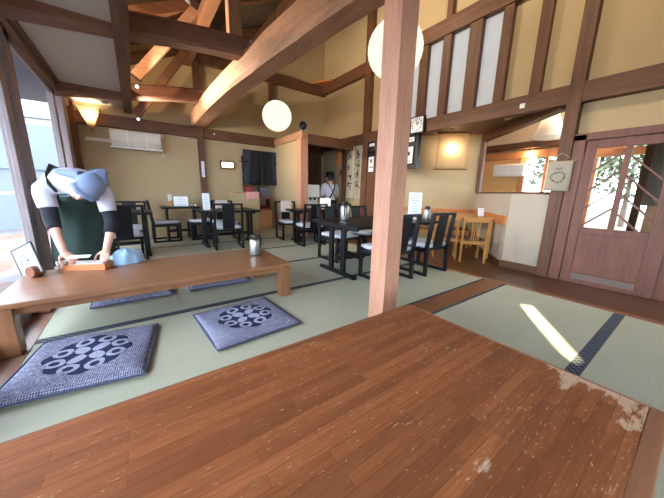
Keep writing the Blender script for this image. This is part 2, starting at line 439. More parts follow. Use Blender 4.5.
struct(MB().box(2.94, 4.44, 5.3, 6.65, -.3, KZ).build('floor_kitchen', 'floorboards'))
struct(MB().box(2.94, 3.46, 5.27, 5.30, -.3, 0).box(3.46, 4.44, 5.27, 5.30, -.3, FZ).build('trim_2', 'kamachi'))
struct(MB().box(-1.0, 8.0, -2.8, 7.5, -.5, -.32).build('floor_base', 'concrete'))

# ---- walls
w = MB()
w.box(-.86, 2.12, 6.65, 6.75, -.3, 5.6); w.box(2.12, 2.98, 6.65, 6.75, 1.8, 5.6); w.box(2.98, 4.56, 6.65, 6.75, -.3, 5.6)
struct(w.build('wall_far', 'plaster'))
w = MB(); w.box(2.05, 3.05, 7.3, 7.4, -.3, 2.1); w.box(2.05, 2.12, 6.75, 7.3, -.3, 2.1); w.box(2.98, 3.05, 6.75, 7.3, -.3, 2.1); w.box(2.12, 2.98, 6.75, 7.3, 2.0, 2.1)
struct(w.build('wall_niche', 'plaster'))
w = MB()
w.box(4.44, 4.56, -2.6, 2.05, 2.2, 5.6); w.box(4.44, 4.56, 3.85, 6.65, 2.2, 5.6); w.box(4.44, 4.56, 2.05, 3.85, 3.58, 5.6); w.box(4.44, 4.56, 2.05, 3.85, 2.2, 2.25)
w.box(4.44, 4.56, 4.5, 6.65, -.3, 2.2)
w.box(4.44, 4.56, -.85, 1.1, 1.72, 2.2); w.box(4.44, 4.56, -2.6, -.85, -.3, 2.2)
struct(w.build('wall_right', 'plaster'))
A, B, Cc = (4.40, 1.70), (5.85, 2.92), (4.40, 4.50)
struct(MB().prism([(4.40,1.2),A,B,(5.95,2.86),(4.52,1.2)], FZ, 1.03).build('wall_alcove_low', 'plaster_low'))
struct(MB().prism([B,Cc,(4.48,4.58),(5.97,2.98)], FZ, 2.2).build('wall_alcove', 'plaster'))
struct(MB().prism([(4.46,1.2),(5.98,2.94),(4.46,4.6)], 2.2, 2.24).build('ceiling_alcove', 'dark_y'))
struct(MB().bar((4.43,1.26,2.13), (5.86,2.90,2.13), .12, .14).build('trim_3', 'dark_x', bevel=.004), 'sloping head beam over the inner window')
struct(MB().bar((4.40,1.25,1.045), (5.86,2.90,1.045), .11, .035).build('trim_4', 'dark_x', bevel=.003))
w = MB(); 
def along(P0, P1, off, z0, z1, t, s0=0, s1=1):
    a = Vector((P0[0], P0[1], 0)); b = Vector((P1[0], P1[1], 0)); d = (b-a)
    p, q = a+d*s0, a+d*s1; n = Vector((d.y, -d.x, 0)).normalized()
    p = p-n*off; q = q-n*off
    h = (z0+z1)/2
    return (p.x, p.y, h), (q.x, q.y, h), t, z1-z0
w.bar(*along(A, B, .02, .57, .70, .035, .02, .97)); w.bar(*along(B, Cc, .02, .62, .70, .035, .03, .98))
struct(w.build('trim_5', 'tray', bevel=.003), 'reddish wood rail around the alcove walls')
w = MB(); w.bar(*along(A, B, .012, FZ, .03, .02)); w.bar(*along(B, Cc, .012, FZ, .03, .02)); w.box(4.385, 4.40, 1.23, 1.70, FZ, .05)
struct(w.build('baseboard_right', 'dark_y'))
struct(MB().box(5.80, 5.89, 2.86, 2.94, 1.06, 2.2).build('trim_6', 'dark_z', bevel=.004))
# ---- window between hall and annex
g = MB().bar((4.47,1.34,1.58), (5.13,2.09,1.58), .008, .98); g.bar((5.135,2.105,1.58), (5.84,2.90,1.58), .008, .98)
struct(g.build('window_1', 'glass_inner'), 'inner window looking into the orange room')

# ---- right wall timbers
struct(MB().box(4.335, 4.46, -2.6, 6.65, 2.09, 2.31).build('trim_7', 'dark_y', bevel=.006), 'long dark beam along the right wall')
struct(MB().box(4.335, 4.46, -2.6, 6.65, 3.52, 3.76).build('trim_8', 'dark_y', bevel=.006), 'upper dark beam along the right wall')
n = 9
for y0, y1, z0, z1, xf in ((1.10,1.235,FZ,5.5,4.33),(1.55,1.675,2.31,5.4,4.36),(2.0,2.13,2.31,3.52,4.36),(2.41,2.60,2.31,3.52,4.36),(2.90,3.04,2.31,3.52,4.36),
                       (3.33,3.49,2.31,3.52,4.36),(3.78,3.92,2.31,3.52,4.36),(2.93,3.03,3.76,5.4,4.37),(4.72,4.90,KZ,5.5,4.33),(5.58,5.68,KZ,2.1,4.36),(4.36,4.48,FZ,2.1,4.34),(-.16,-.02,3.76,5.4,4.36)):
    struct(MB().box(xf, 4.47, y0, y1, z0, z1).build('trim_%d' % n, 'dark_z', bevel=.005)); n += 1
w = MB()
w.box(4.446, 4.450, 2.05, 3.85, 2.25, 3.58)
struct(w.build('window_2', 'shoji'), 'row of tall white paper panes high on the right wall')

# ---- far wall timbers
struct(MB().box(-.86, 3.0, 6.56, 6.66, 2.06, 2.27).build('trim_%d' % n, 'dark_x', bevel=.006), 'dark beam along the far wall'); n += 1
struct(MB().box(1.2, 4.44, 6.57, 6.66, 3.50, 3.72).build('trim_%d' % n, 'dark_x', bevel=.006)); n += 1
struct(MB().box(1.19, 1.305, 6.54, 6.66, 0, 3.9).build('trim_%d' % n, 'dark_z', bevel=.005), 'dark post on the far wall'); n += 1
struct(MB().box(2.83, 2.95, 6.56, 6.66, 2.75, 3.5).build('trim_%d' % n, 'dark_z', bevel=.005)); n += 1
struct(MB().box(-.86, -.70, 6.53, 6.66, 0, 2.45).build('trim_%d' % n, 'dark_z', bevel=.005)); n += 1
struct(MB().box(3.05, 4.42, 6.6, 6.66, 2.0, 2.2).build('trim_%d' % n, 'dark_x', bevel=.005)); n += 1
# ---- partition in front of the kitchen
struct(MB().box(2.96, 3.04, 5.36, 6.65, 0, 2.08).build('wall_partition', 'plaster'))
struct(MB().box(2.90, 3.08, 5.20, 5.37, -.2, 2.08).build('trim_%d' % n, 'post_z', bevel=.006), 'reddish post at the end of the partition'); n += 1
struct(MB().box(2.92, 3.07, 5.18, 6.56, 2.08, 2.23).build('trim_%d' % n, 'log_y', bevel=.006)); n += 1
struct(MB().box(3.07, 4.36, 5.20, 5.34, 1.98, 2.19).build('trim_%d' % n, 'dark_x', bevel=.006)); n += 1
struct(MB().box(3.05, 4.44, 5.34, 6.65, 2.17, 2.2).build('ceiling_kitchen', 'dark_x'))

# ---- left glazing
def stile(name, x0, x1, y0, y1, z0, z1, m): return MB().box(x0, x1, y0, y1, z0, z1).build(name, m, bevel=.004)
k = 3
for y0, y1 in ((3.75,5.75),(1.75,3.75),(-.25,1.75),(-2.25,-.25)):
    o = MB(); 
    o.box(-.80,-.765, y0-.04, y0+.12, -.02, 2.31); o.box(-.85,-.815, y0-.22, y0-.02, -.02, 2.31)
    o.box(-.80,-.765, y1-.33, y1-.19, -.02, 2.31)
    o.box(-.80,-.765, y0, y1-.2, -.02, .10); o.box(-.80,-.765, y0, y1-.2, 2.22, 2.31)
    ob = struct(o.build('window_%d' % k, 'win_z', bevel=.004), 'tall sliding glass door frame on the left side')
    MB().box(-.786,-.780, y0+.1, y1-.3, .09, 2.23).build('pane', 'glass', ob); k += 1
for y in (-2.25, -.25, 1.75, 5.86):
    struct(MB().box(-.88, -.72, y-.11, y+.11, -.055, 2.4).build('trim_%d' % n, 'win_z', bevel=.006)); n += 1
struct(MB().box(-.84, -.75, -2.6, 6.6, 2.31, 2.40).build('trim_%d' % n, 'win_y', bevel=.004)); n += 1
struct(MB().box(-.90, -.695, -2.6, 6.65, 2.40, 2.52).build('trim_%d' % n, 'dark_y', bevel=.006)); n += 1
struct(MB().box(-.88, -.78, 5.97, 6.65, -.3, 2.4).box(-.95,-.87,-2.6,6.7,2.45,3.0).box(-.88,-.86,-2.6,6.65,-.3,-.03).build('wall_left', 'plaster'))
w = MB(); w.box(-.88, -.6, -2.75, -2.6, -.3, 5.6); w.box(0.7, 4.56, -2.75, -2.6, -.3, 5.6); w.box(-.6, .7, -2.75, -2.6, -.3, .25); w.box(-.6, .7, -2.75, -2.6, 2.2, 5.6)
struct(w.build('wall_back', 'plaster'))
ob = MB()
for x in (-.6, .62): ob.box(x, x+.08, -2.74, -2.64, .25, 2.2)
ob.box(-.6, .7, -2.74, -2.64, .25, .33); ob.box(-.6, .7, -2.74, -2.64, 2.12, 2.2)
ob = struct(ob.build('window_9', 'win_z', bevel=.004)); MB().box(-.58, .68, -2.70, -2.692, .27, 2.18).build('pane', 'glass', ob)  # unseen window added behind the camera to let in fill light

# ---- ceiling, roof, timbers overhead
struct(MB().box(-.88, .0, -2.6, 6.65, 2.43, 2.46).build('ceiling', 'plaster_white'), 'white lower ceiling along the windows')
rz = lambda x: 3.25+.48*x
r = MB(); r.hexa([(-1.7,-2.8,rz(-1.2)),(4.7,-2.8,rz(4.7)),(4.7,6.8,rz(4.7)),(-1.7,6.8,rz(-1.2)),(-1.7,-2.8,rz(-1.2)+.08),(4.7,-2.8,rz(4.7)+.08),(4.7,6.8,rz(4.7)+.08),(-1.7,6.8,rz(-1.2)+.08)])
struct(r.build('roof', 'roofboard'))
for y in (-.6, 1.4, 3.2, 5.0, 6.58):
    struct(MB().bar((-.6,y,rz(-.6)-.07), (4.42,y,rz(4.42)-.07), .12, .14).build('rafter', 'dark_x', bevel=.004), None)
for x in (1.1, 2.55, 3.6):
    struct(MB().box(x-.08, x+.08, -2.6, 6.65, rz(x)-.36, rz(x)-.17).build('purlin', 'dark_y', bevel=.006))
struct(MB().box(-.016, .104, -2.6, 6.6, 2.34, 2.52).build('lintel_beam', 'dark_y', bevel=.006), 'dark beam along the edge of the white ceiling')

def hewn(name, pts, w, h, mat, label, jit=.0035, cap=True):
    rings = []
    rnd = random.Random(len(pts))
    for i, p in enumerate(pts):
        p = Vector(p); d = (Vector(pts[min(i+1,len(pts)-1)])-Vector(pts[max(i-1,0)])).normalized()
        rt = d.cross(Vector((0,0,1))).normalized(); t = rt.cross(d)
        ww = w[i] if isinstance(w, (list,tuple)) else w; hh = h[i] if isinstance(h, (list,tuple)) else h
        prof = [(-.5,-.38),(-.38,-.5),(.38,-.5),(.5,-.38),(.5,.36),(.34,.5),(-.34,.5),(-.5,.36)]
        rings.append([p+rt*(a*ww+rnd.uniform(-jit,jit))+t*(b*hh+rnd.uniform(-jit,jit)) for a,b in prof])
    return struct(MB().loft(rings).build(name, mat), label)
def curve(ctrl, nseg):
    out = []
    c = [Vector(p) for p in ctrl]; c = [2*c[0]-c[1]]+c+[2*c[-1]-c[-2]]
    for i in range(1, len(c)-2):
        for j in range(nseg):
            t = j/nseg; p0,p1,p2,p3 = c[i-1:i+3]
            out.append(.5*((2*p1)+(-p0+p2)*t+(2*p0-5*p1+4*p2-p3)*t*t+(-p0+3*p1-3*p2+p3)*t**3))
    out.append(c[-2]); return out
bp = curve([(1.235,6.6,2.41),(1.235,5.5,2.44),(1.25,4.4,2.45),(1.32,3.0,2.43),(1.39,2.0,2.42),(1.44,1.42,2.41)], 5)
hewn('curved_tie_beam', bp, [.31-.003*i for i in range(len(bp))], [.27+.0015*i for i in range(len(bp))], 'log_y', 'big curved hewn log beam rising from the far wall to the square pillar')
lp = curve([(-.80,3.5,2.40),(0,3.5,2.475),(.6,3.5,2.55),(1.24,3.5,2.60)], 3)
hewn('cross_log', lp, .2, .20, 'mid_x', 'nearer dark cross log meeting the curved beam')
lp = curve([(-.80,5.7,2.37),(0,5.7,2.47),(.6,5.7,2.56),(1.2,5.7,2.63)], 3)
hewn('cross_log', lp, .2, .21, 'mid_x', 'farther dark cross log meeting the curved beam')
struct(MB().bar((.17,5.0,2.50), (1.02,5.0,rz(1.02)-.12), .13, .13).build('roof_strut', 'log_x', bevel=.006), 'sloping strut with a bright lit edge')
struct(MB().bar((.16,6.0,2.22), (1.06,6.0,3.50), .12, .13).build('roof_strut', 'dark_x', bevel=.006), 'dark sloping strut near the far wall')
struct(MB().box(1.03, 1.17, 3.44, 3.56, 2.62, rz(1.1)-.33).build('king_post', 'log_z', bevel=.006), 'short upright strut standing on the nearer cross log')
struct(MB().bar((.62,3.2,2.72), (1.02,3.2,rz(1.02)-.1), .12, .12).build('roof_strut', 'dark_x', bevel=.006))
# ---- the square pillar
struct(MB().box(1.372, 1.522, 1.25, 1.40, 0, rz(1.45)-.02).build('pillar', 'post_z', bevel=.004), 'square reddish cedar pillar behind the worn plank table')

# ---- doors in the right wall
struct(MB().box(4.35, 4.46, .985, 1.10, FZ, 1.72).box(4.35, 4.46, -.85, 1.10, 1.655, 1.735).box(4.36, 4.46, -.95, -.85, FZ, 1.735).build('trim_%d' % n, 'door_z', bevel=.004)); n += 1
d = struct(MB().box(4.37,4.41,.885,.98,FZ,1.65).box(4.37,4.41,.192,.325,FZ,1.65).box(4.37,4.41,.325,.885,1.555,1.65).box(4.37,4.41,.325,.885,.575,.645).box(4.37,4.41,.325,.885,FZ,.08).build('door_1', 'door_z', bevel=.004), 'brown cedar door with glazed upper half and slanted bars')
MB().box(4.383,4.40,.32,.89,.07,.58).build('lower_panel', 'door_z', d)
MB().box(4.366,4.374,.33,.88,.0,.07).build('kick_strip', plain('pale kick strip', srgb(116,98,90), .5), d)
MB().box(4.375,4.405,.595,.650,.64,1.56).build('mullion', 'door_z', d, bevel=.003)
MB().box(4.389,4.393,.32,.89,.64,1.56).build('pane', 'glass_inner', d)
b = MB()
for z0 in (.66, .87, 1.08, 1.29):
    b.bar((4.386,.885,z0), (4.386,.65,z0+.22), .016, .018)
    b.bar((4.386,.325,z0-.10+.0), (4.386,.595,z0+.16), .016, .018)
b.build('lattice_bars', 'door_x', d)
MB().lathe([(.0,0),(.011,0),(.011,.01),(0,.01)], n=12).xf(Matrix.Translation((4.362,.262,.78))@Matrix.Rotation(PI/2,4,'Y')).build('pull', 'dark_z', d)
d = struct(MB().box(4.40,4.44,.11,.20,FZ,1.65).box(4.40,4.44,-.84,-.75,FZ+.01,1.65).box(4.40,4.44,-.75,.11,1.56,1.65).box(4.40,4.44,-.75,.11,FZ+.01,.12).box(4.40,4.44,-.75,.11,.58,.64).build('door_2', 'door_z', bevel=.004), 'second glazed door at the right edge')
MB().box(4.418,4.422,-.76,.12,.11,1.57).build('pane', 'glass_inner', d)

# ---- annex room beyond the inner window
AN = 7.5
w = MB()
w.box(AN, AN+.1, 2.75, 5.2, -.3, 1.86); w.box(AN, AN+.1, 1.55, 2.75, -.3, 1.02); w.box(AN, AN+.1, 1.55, 1.95, 1.02, 1.86)
w.box(4.56, AN, 5.1, 5.2, -.3, 3.6)
struct(w.build('wall_annex', 'orange_wall'))
sx_, sy_, sz_ = .838, .545, .466
patch = [(2.826,.9),(2.902,.796),(2.16,.285),(2.03,.325)]
hole = []
for px, py in patch:
    t = (AN-px)/sx_; hole.append((py+sy_*t, sz_*t))
cy = sum(h[0] for h in hole)/4; cz = sum(h[1] for h in hole)/4
hole.sort(key=lambda h: math.atan2(h[1]-cz, h[0]-cy))
outer = [(1.0,1.86),(5.2,1.86),(5.2,3.7),(1.0,3.7)]
outer.sort(key=lambda h: math.atan2(h[1]-cz, h[0]-cy))
w = MB()
for X in (AN, AN+.02):
    O = [w.bm.verts.new((X,)+p) for p in outer]; Hh = [w.bm.verts.new((X,)+p) for p in hole]
    for i in range(4): w._f([O[i], O[(i+1)%4], Hh[(i+1)%4], Hh[i]])
struct(w.build('wall_annex_sun_slot', 'slats'))  # added gable, its unseen slot shaped so the sun draws the floor patch
r = MB(); r.hexa([(4.5,1.2,2.17),(AN+.3,1.2,3.45),(AN+.3,5.3,3.45),(4.5,5.3,2.17),(4.5,1.2,2.24),(AN+.3,1.2,3.53),(AN+.3,5.3,3.53),(4.5,5.3,2.24)])
struct(r.build('ceiling_annex', 'slats'))
struct(MB().box(4.56, AN+.1, 1.2, 5.2, -.3, -.1).build('floor_annex', 'floorboards'))
struct(MB().box(AN-.12, AN, 1.1, 5.1, 1.86, 2.02).build('trim_%d' % n, 'orange_beam', bevel=.005)); n += 1
struct(MB().box(AN-.22, AN-.05, 1.1, 5.1, 2.06, 2.2).build('trim_%d' % n, 'dark_y', bevel=.005)); n += 1
for y in (1.5, 2.72): 
    struct(MB().box(AN-.1, AN+.05, y-.06, y+.06, -.1, 1.86).build('trim_%d' % n, 'orange_beam', bevel=.004)); n += 1
struct(MB().box(AN-.06, AN-.0, 1.95, 2.7, 1.0, 1.05).box(AN+.02,AN+.05,2.28,2.34,1.05,1.86).build('window_8', 'orange_beam', bevel=.003))
for y in (2.0, 2.9, 3.8):
    struct(MB().bar((4.6,y,2.15), (AN,y,3.36), .08, .1).build('rafter', 'slats', bevel=.003))
# porch beyond the doors
struct(MB().box(5.95,6.03,.60,.68,-.2,2.6).build('trim_%d' % n, plain('weathered porch post', srgb(70,54,44), 1, 0, .1, .0))); n += 1
struct(MB().box(6.9,6.96,-1.2,.62,-.2,2.2).build('wall_porch', wood('tan porch boards', srgb(96,72,50), srgb(138,106,76), 2, .7))); 
struct(MB().box(4.5, 7.2, -1.2, 1.2, 1.92, 1.98).build('roof_porch', 'slats'))
struct(MB().box(7.0, 7.1, .6, 1.7, 1.74, 1.86).build('trim_%d' % n, 'orange_beam')); n += 1
struct(MB().box(4.5, 7.4, -2.6, 1.2, -.3, -.10).build('floor_porch', 'concrete'))

# ---- outdoors
struct(MB().box(-40, -.9, -10, 60, -.6, -.4).build('ground_yard', 'soil'))
struct(MB().box(7.6, 60, -30, 40, -.6, -.35).box(-.9, 7.6, 7.4, 60, -.6, -.4).box(-.9, 60, -30, -2.8, -.6,-.4).build('ground_garden', 'lawn'))
struct(MB().box(-2.1, -.9, -2.8, 7.2, 2.44, 2.5).build('roof_eave', plain('grey eave boards', srgb(96,102,120), .8)))
struct(MB().box(-9, -1.0, 13.0, 13.25, -.4, 1.5).box(-9.05,-.95,12.95,13.3,1.5,1.62).box(-9,-1.0,13.02,13.2,1.62,2.9).build('wall_yard', 'concrete'), 'grey block wall outside the glass doors')

# ================================================================== things
# ---- worn plank table in the foreground
t = thing('plank_table', 'big worn plank-topped low table filling the foreground', 'table', (.345,.47,0))
X0, X1, Y0, Y1, TZ = -.965, .965, -.515, .515, .33
MB().box(X0+.013, X1-.013, Y0+.043, Y1-.013, TZ-.035, TZ).build('plank_top', 'plank', t)
e = MB()
e.box(X0, X1, Y1-.012, Y1, TZ-.06, TZ+.001); e.box(X0, X1, Y0, Y0+.042, TZ-.06, TZ+.001)
e.box(X0, X0+.012, Y0+.042, Y1-.012, TZ-.06, TZ+.001); e.box(X1-.012, X1, Y0+.042, Y1-.012, TZ-.06, TZ+.001)
e.build('edge_frame', wood('worn table edge wood', srgb(116,72,50), srgb(156,106,78), 0, .4), t, bevel=.004)
MB().box(X0+.1, X1-.1, Y1-.10, Y1-.07, TZ-.12, TZ-.035).box(X0+.1, X1-.1, Y0+.07, Y0+.10, TZ-.12, TZ-.035).build('apron', 'tbl_x', t)
for a in (-1, 1):
    for b in (-1, 1):
        cx, cy = a*.88, b*.43; MB().box(cx-.045, cx+.045, cy-.045, cy+.045, 0, TZ-.035).build('leg', 'tbl_z', t, bevel=.004)

# ---- long low table
t = thing('low_table', 'long honey-brown low table beside the glass doors', 'table', (.19,2.645,0))
lx, ly = .95, .405
MB().box(-lx, lx, -ly, ly, .295, .33).build('tabletop', 'tbl_x', t, bevel=.008)
a = MB()
for s in (-1, 1): a.box(-lx+.07, lx-.07, s*(ly-.06)-.014, s*(ly-.06)+.014, .245, .295); a.box(s*(lx-.06)-.014, s*(lx-.06)+.014, -ly+.07, ly-.07, .245, .295)
a.build('apron', 'tbl_x', t)
for a in (-1, 1):
    for b in (-1, 1):
        cx, cy = a*(lx-.055), b*(ly-.055); MB().box(cx-.052, cx+.052, cy-.05, cy+.05, 0, .295).build('leg', 'tbl_z', t, bevel=.006)

# ---- floor cushions
def cushion_mesh(s=.31, h=.055):
    m = MB(); n = 26; top, bot = [], []
    for j in range(n+1):
        rt, rb = [], []
        for i in range(n+1):
            u, v = -1+2*i/n, -1+2*j/n
            pin = 1-.035*(1-abs(u)**4)*0
            x = u*s*(1-.03*(1-v*v)*(abs(u)**6)); y = v*s*(1-.03*(1-u*u)*(abs(v)**6))
            k = ((1-abs(u)**5)*(1-abs(v)**5))**.5
            z = .018+h*k*.55+.006*math.sin(5*u+3*v)*k
            if abs(u) < .03 and abs(v) < .03: z -= .014
            rt.append(m.bm.verts.new((x, y, z))); rb.append(m.bm.verts.new((x, y, .012*(1-k))) )
        top.append(rt); bot.append(rb)
    for j in range(n):
        for i in range(n):
            m._f([top[j][i], top[j][i+1], top[j+1][i+1], top[j+1][i]]); m._f([bot[j][i], bot[j+1][i], bot[j+1][i+1], bot[j][i+1]])
    for i in range(n):
        m._f([top[0][i+1], top[0][i], bot[0][i], bot[0][i+1]]); m._f([top[n][i], top[n][i+1], bot[n][i+1], bot[n][i]])
        m._f([top[i][0], top[i+1][0], bot[i+1][0], bot[i][0]]); m._f([top[i+1][n], top[i][n], bot[i][n], bot[i+1][n]])
    return m
cu = thing('floor_cushion', 'indigo floor cushion with a flower medallion nearest the glass doors', 'cushion', (-.315,1.97,0), math.radians(-9), 'floor cushions around the long low table')
cushion_mesh().build('cover', 'cushion', cu, smooth=True)
pp = []
for i in range(80):
    a = 2*PI*i/80; c, s_ = math.cos(a), math.sin(a); k = max(abs(c), abs(s_)); pp.append((c/k*.312*.985, s_/k*.312*.985, .017))
MB().tube(pp+[pp[0]], .006, 6).build('piping', plain('indigo piping', srgb(78,80,106), .9), cu)
dup(cu, (.60,1.955,0), math.radians(4), 'indigo medallion floor cushion near the right leg of the low table')
dup(cu, (-.10,3.14,0), math.radians(1), 'floor cushion half hidden under the far side of the low table, by the standing person')
dup(cu, (.66,3.14,0), math.radians(-2), 'floor cushion behind the low table, below the steel flask')

# ---- thermos flasks
def thermos(name, label, loc, rz, s=1.0):
    t = thing(name, label, 'flask', loc, rz, 'steel vacuum flasks')
    MB().lathe([(.0,0),(.052,0),(.055,.01),(.055,.135),(.05,.16),(.04,.178),(.0,.178)]).xf(Matrix.Scale(s,4)).build('body', 'steel', t, smooth=True)
    MB().lathe([(.0,.178),(.041,.178),(.043,.19),(.036,.215),(.0,.219)]).box(-.062,-.03,-.014,.014,.188,.204).xf(Matrix.Scale(s,4)).build('lid', 'black', t, bevel=.002)
    MB().tube([Vector(p)*s for p in ((.038,0,.198),(.072,0,.2),(.084,0,.18),(.084,0,.09),(.075,0,.065),(.05,0,.062))], .008*s, 8, 1.4).build('handle', 'black', t, smooth=True)
    return t
thermos('vacuum_flask', 'steel vacuum flask standing on the long honey-brown low table', (.965,2.72,.33), .4)
thermos('vacuum_flask', 'steel vacuum flask on the dark table left of the square pillar', (2.19,2.76,.64), -2.3, 1.12)
thermos('vacuum_flask', 'steel vacuum flask beside the white menu right of the square pillar', (3.26,2.27,.64), .6, .9)

# ---- black dining tables
def dining_table(label, x0, x1, y0, y1, h=.64, along='y'):
    cx, cy = (x0+x1)/2, (y0+y1)/2; a, b = (x1-x0)/2, (y1-y0)/2
    t = thing('dining_table', label, 'table', (cx,cy,0), 0, 'black dining tables')
    MB().box(-a, a, -b, b, h-.035, h).build('tabletop', 'blk_x', t, bevel=.006)
    for s in (-1, 1):
        xx = s*(a-.09)
        g = MB().box(xx-.03, xx+.03, -b+.12, b-.12, 0, .035)
        for q in (-.13, .13): g.box(xx-.02, xx+.02, q*b*2-.035, q*b*2+.035, .035, h-.06)
        g.box(xx-.025, xx+.025, -b+.1, b-.1, h-.07, h-.035)
        g.build('trestle', 'blk_z', t, bevel=.004)
    MB().box(-a+.1, a-.1, -.02, .02, .16, .21).build('stretcher', 'blk_x', t)
    return t
dining_table('black dining table just behind the square pillar', 1.88, 3.35, 2.14, 3.08)
dining_table('black dining table in front of the dark noren curtain', .86, 1.86, 4.86, 5.62)
dining_table('black dining table in front of the kitchen', 2.5, 3.55, 4.52, 5.14)
dining_table('black dining table against the far wall with the standing menu board', .36, 1.02, 5.84, 6.36, .66)
dining_table('black dining table partly hidden behind the standing person', -.56, .17, 4.62, 5.3, .66)

# ---- black dining chairs (face +Y in their own frame)
def chair_proto():
    t = thing('dining_chair', '', 'chair', (0,0,0), 0, 'black wooden dining chairs')
    for s in (-1, 1):
        x = s*.215
        g = MB().box(x-.017, x+.017, -.235, .235, 0, .035)
        g.box(x-.017, x+.017, .19, .235, .035, .36)
        g.bar((x,-.215,.02), (x,-.205,.36), .034, .045, (0,1,0)); g.bar((x,-.205,.34), (x,-.262,.765), .034, .045, (0,1,0))
        g.box(x-.016, x+.016, -.2, .2, .295, .335)
        g.build('side_frame', 'blk_z', t, bevel=.004)
    MB().box(-.2, .2, -.21, .235, .315, .345).build('seat', 'blk_x', t, bevel=.004)
    m = MB(); rings = []
    for (k, z) in ((.9,.345),(1,.352),(1,.385),(.93,.398),(.6,.405)):
        rings.append([(x*.2*k, .012+y*.215*k, z) for x, y in ((-1,-1),(-.5,-1.02),(0,-1.02),(.5,-1.02),(1,-1),(1.02,0),(1,1),(.5,1.02),(0,1.02),(-.5,1.02),(-1,1),(-1.02,0))])
    m.loft(rings).build('seat_pad', 'seat_pad', t, smooth=True)
    MB().bar((-.232,-.262,.765), (.232,-.262,.765), .035, .03).build('top_rail', 'blk_x', t, bevel=.004)
    MB().bar((0,-.208,.35), (0,-.262,.76), .19, .014, (0,1,0)).build('back_splat', 'blk_z', t, bevel=.003)
    return t
ch = chair_proto()
ch.location = (3.025,2.125,0); ch.rotation_euler.z = .0; ch['label'] = 'black chair right of the square pillar, rightmost of those with backs to us'
dup(ch, (2.36,2.15,0), .02, 'black chair half hidden behind the square pillar, back turned to us')
dup(ch, (2.46,3.22,0), PI+.05, 'black chair on the far side of the pillar table, beside the flask')
dup(ch, (3.02,3.25,0), PI, 'black chair on the far side of the pillar table, behind the square pillar')
dup(ch, (1.25,4.88,0), -.12, 'black chair with its broad back splat turned to us before the dark noren curtain')
pale = dup(ch, (1.40,5.62,0), PI, 'black chair with a pink back cushion beyond the table before the noren')
dup(ch, (2.66,4.42,0), -.1, 'black chair at the near left corner of the table before the kitchen')
dup(ch, (3.2,4.42,0), .1, 'black chair near the pillar at the table before the kitchen')
p2 = dup(ch, (2.62,5.2,0), PI-.1, 'black chair with a pink back cushion facing us before the kitchen')
dup(ch, (.42,6.1,0), -PI/2, 'black chair side-on at the left end of the far wall table')
dup(ch, (1.05,6.1,0), PI/2, 'black chair at the right end of the far wall table, near the wall post')
dup(ch, (-.19,4.64,0), .1, 'black chair right beside the standing person, back turned to us')
p3 = dup(ch, (-.12,5.38,0), PI-.05, 'black chair on the far side of the table behind the standing person')
for p in (pale, p2):
    MB().box(-.12, .12, -.225, -.165, .55, .79).build('back_cushion', 'pink_pad', p, bevel=.025)

# ---- light wood chairs and table in the alcove
t = thing('corner_table', 'light wood table in the alcove corner beyond the passage', 'table', (5.0,2.62,FZ), math.radians(40))
MB().box(-.62, .62, -.30, .30, .66, .69).build('tabletop', 'oak_x', t, bevel=.004)
for a in (-1, 1):
    for b in (-1, 1): MB().box(a*.56-.025, a*.56+.025, b*.25-.025, b*.25+.025, 0, .66).build('leg', 'oak_z', t, bevel=.003)
def oak_chair():
    t = thing('wooden_chair', '', 'chair', (0,0,0), 0, 'light wood slatted chairs')
    for s in (-1, 1):
        x = s*.175
        MB().bar((x,-.19,0), (x,-.185,.36), .032, .034, (0,1,0)).bar((x,-.185,.34), (x,-.23,.70), .032, .034, (0,1,0)).build('back_leg', 'oak_z', t, bevel=.005)
        MB().box(x-.016, x+.016, .155, .19, 0, .34).build('front_leg', 'oak_z', t, bevel=.005)
    m = MB().box(-.17, .17, -.2, -.17, .29, .34).box(-.17, .17, .16, .185, .29, .34)
    for s in (-1, 1): m.box(s*.175-.012, s*.175+.012, -.18, .17, .29, .34)
    m.build('seat_frame', 'oak_x', t, bevel=.003)
    MB().box(-.18, .18, -.175, .2, .34, .37).build('seat', plain('brown seat cloth', srgb(96,70,56), .8), t, bevel=.012)
    MB().bar((-.19,-.228,.675), (.19,-.228,.675), .022, .075).build('top_rail', 'oak_x', t, bevel=.006)
    b = MB()
    for x in (-.05, -.017, .017, .05): b.bar((x,-.19,.35), (x,-.226,.65), .014, .012, (0,1,0))
    b.build('back_slats', 'oak_z', t)
    return t
oc = oak_chair(); A40 = math.radians(-48)
oc.location = (4.40,2.20,FZ); oc.rotation_euler.z = A40; oc['label'] = 'light wood slatted chair nearest the pale clay wall'
dup(oc, (4.30,2.60,FZ), A40-.12, 'light wood slatted chair between the other alcove chair and the black chairs')
dup(oc, (5.42,3.02,FZ), A40+PI, 'light wood slatted chair beyond the alcove table, facing the hall')
dup(oc, (4.9,3.45,FZ), A40+PI, 'light wood slatted chair by the lamp wall, behind the alcove table')

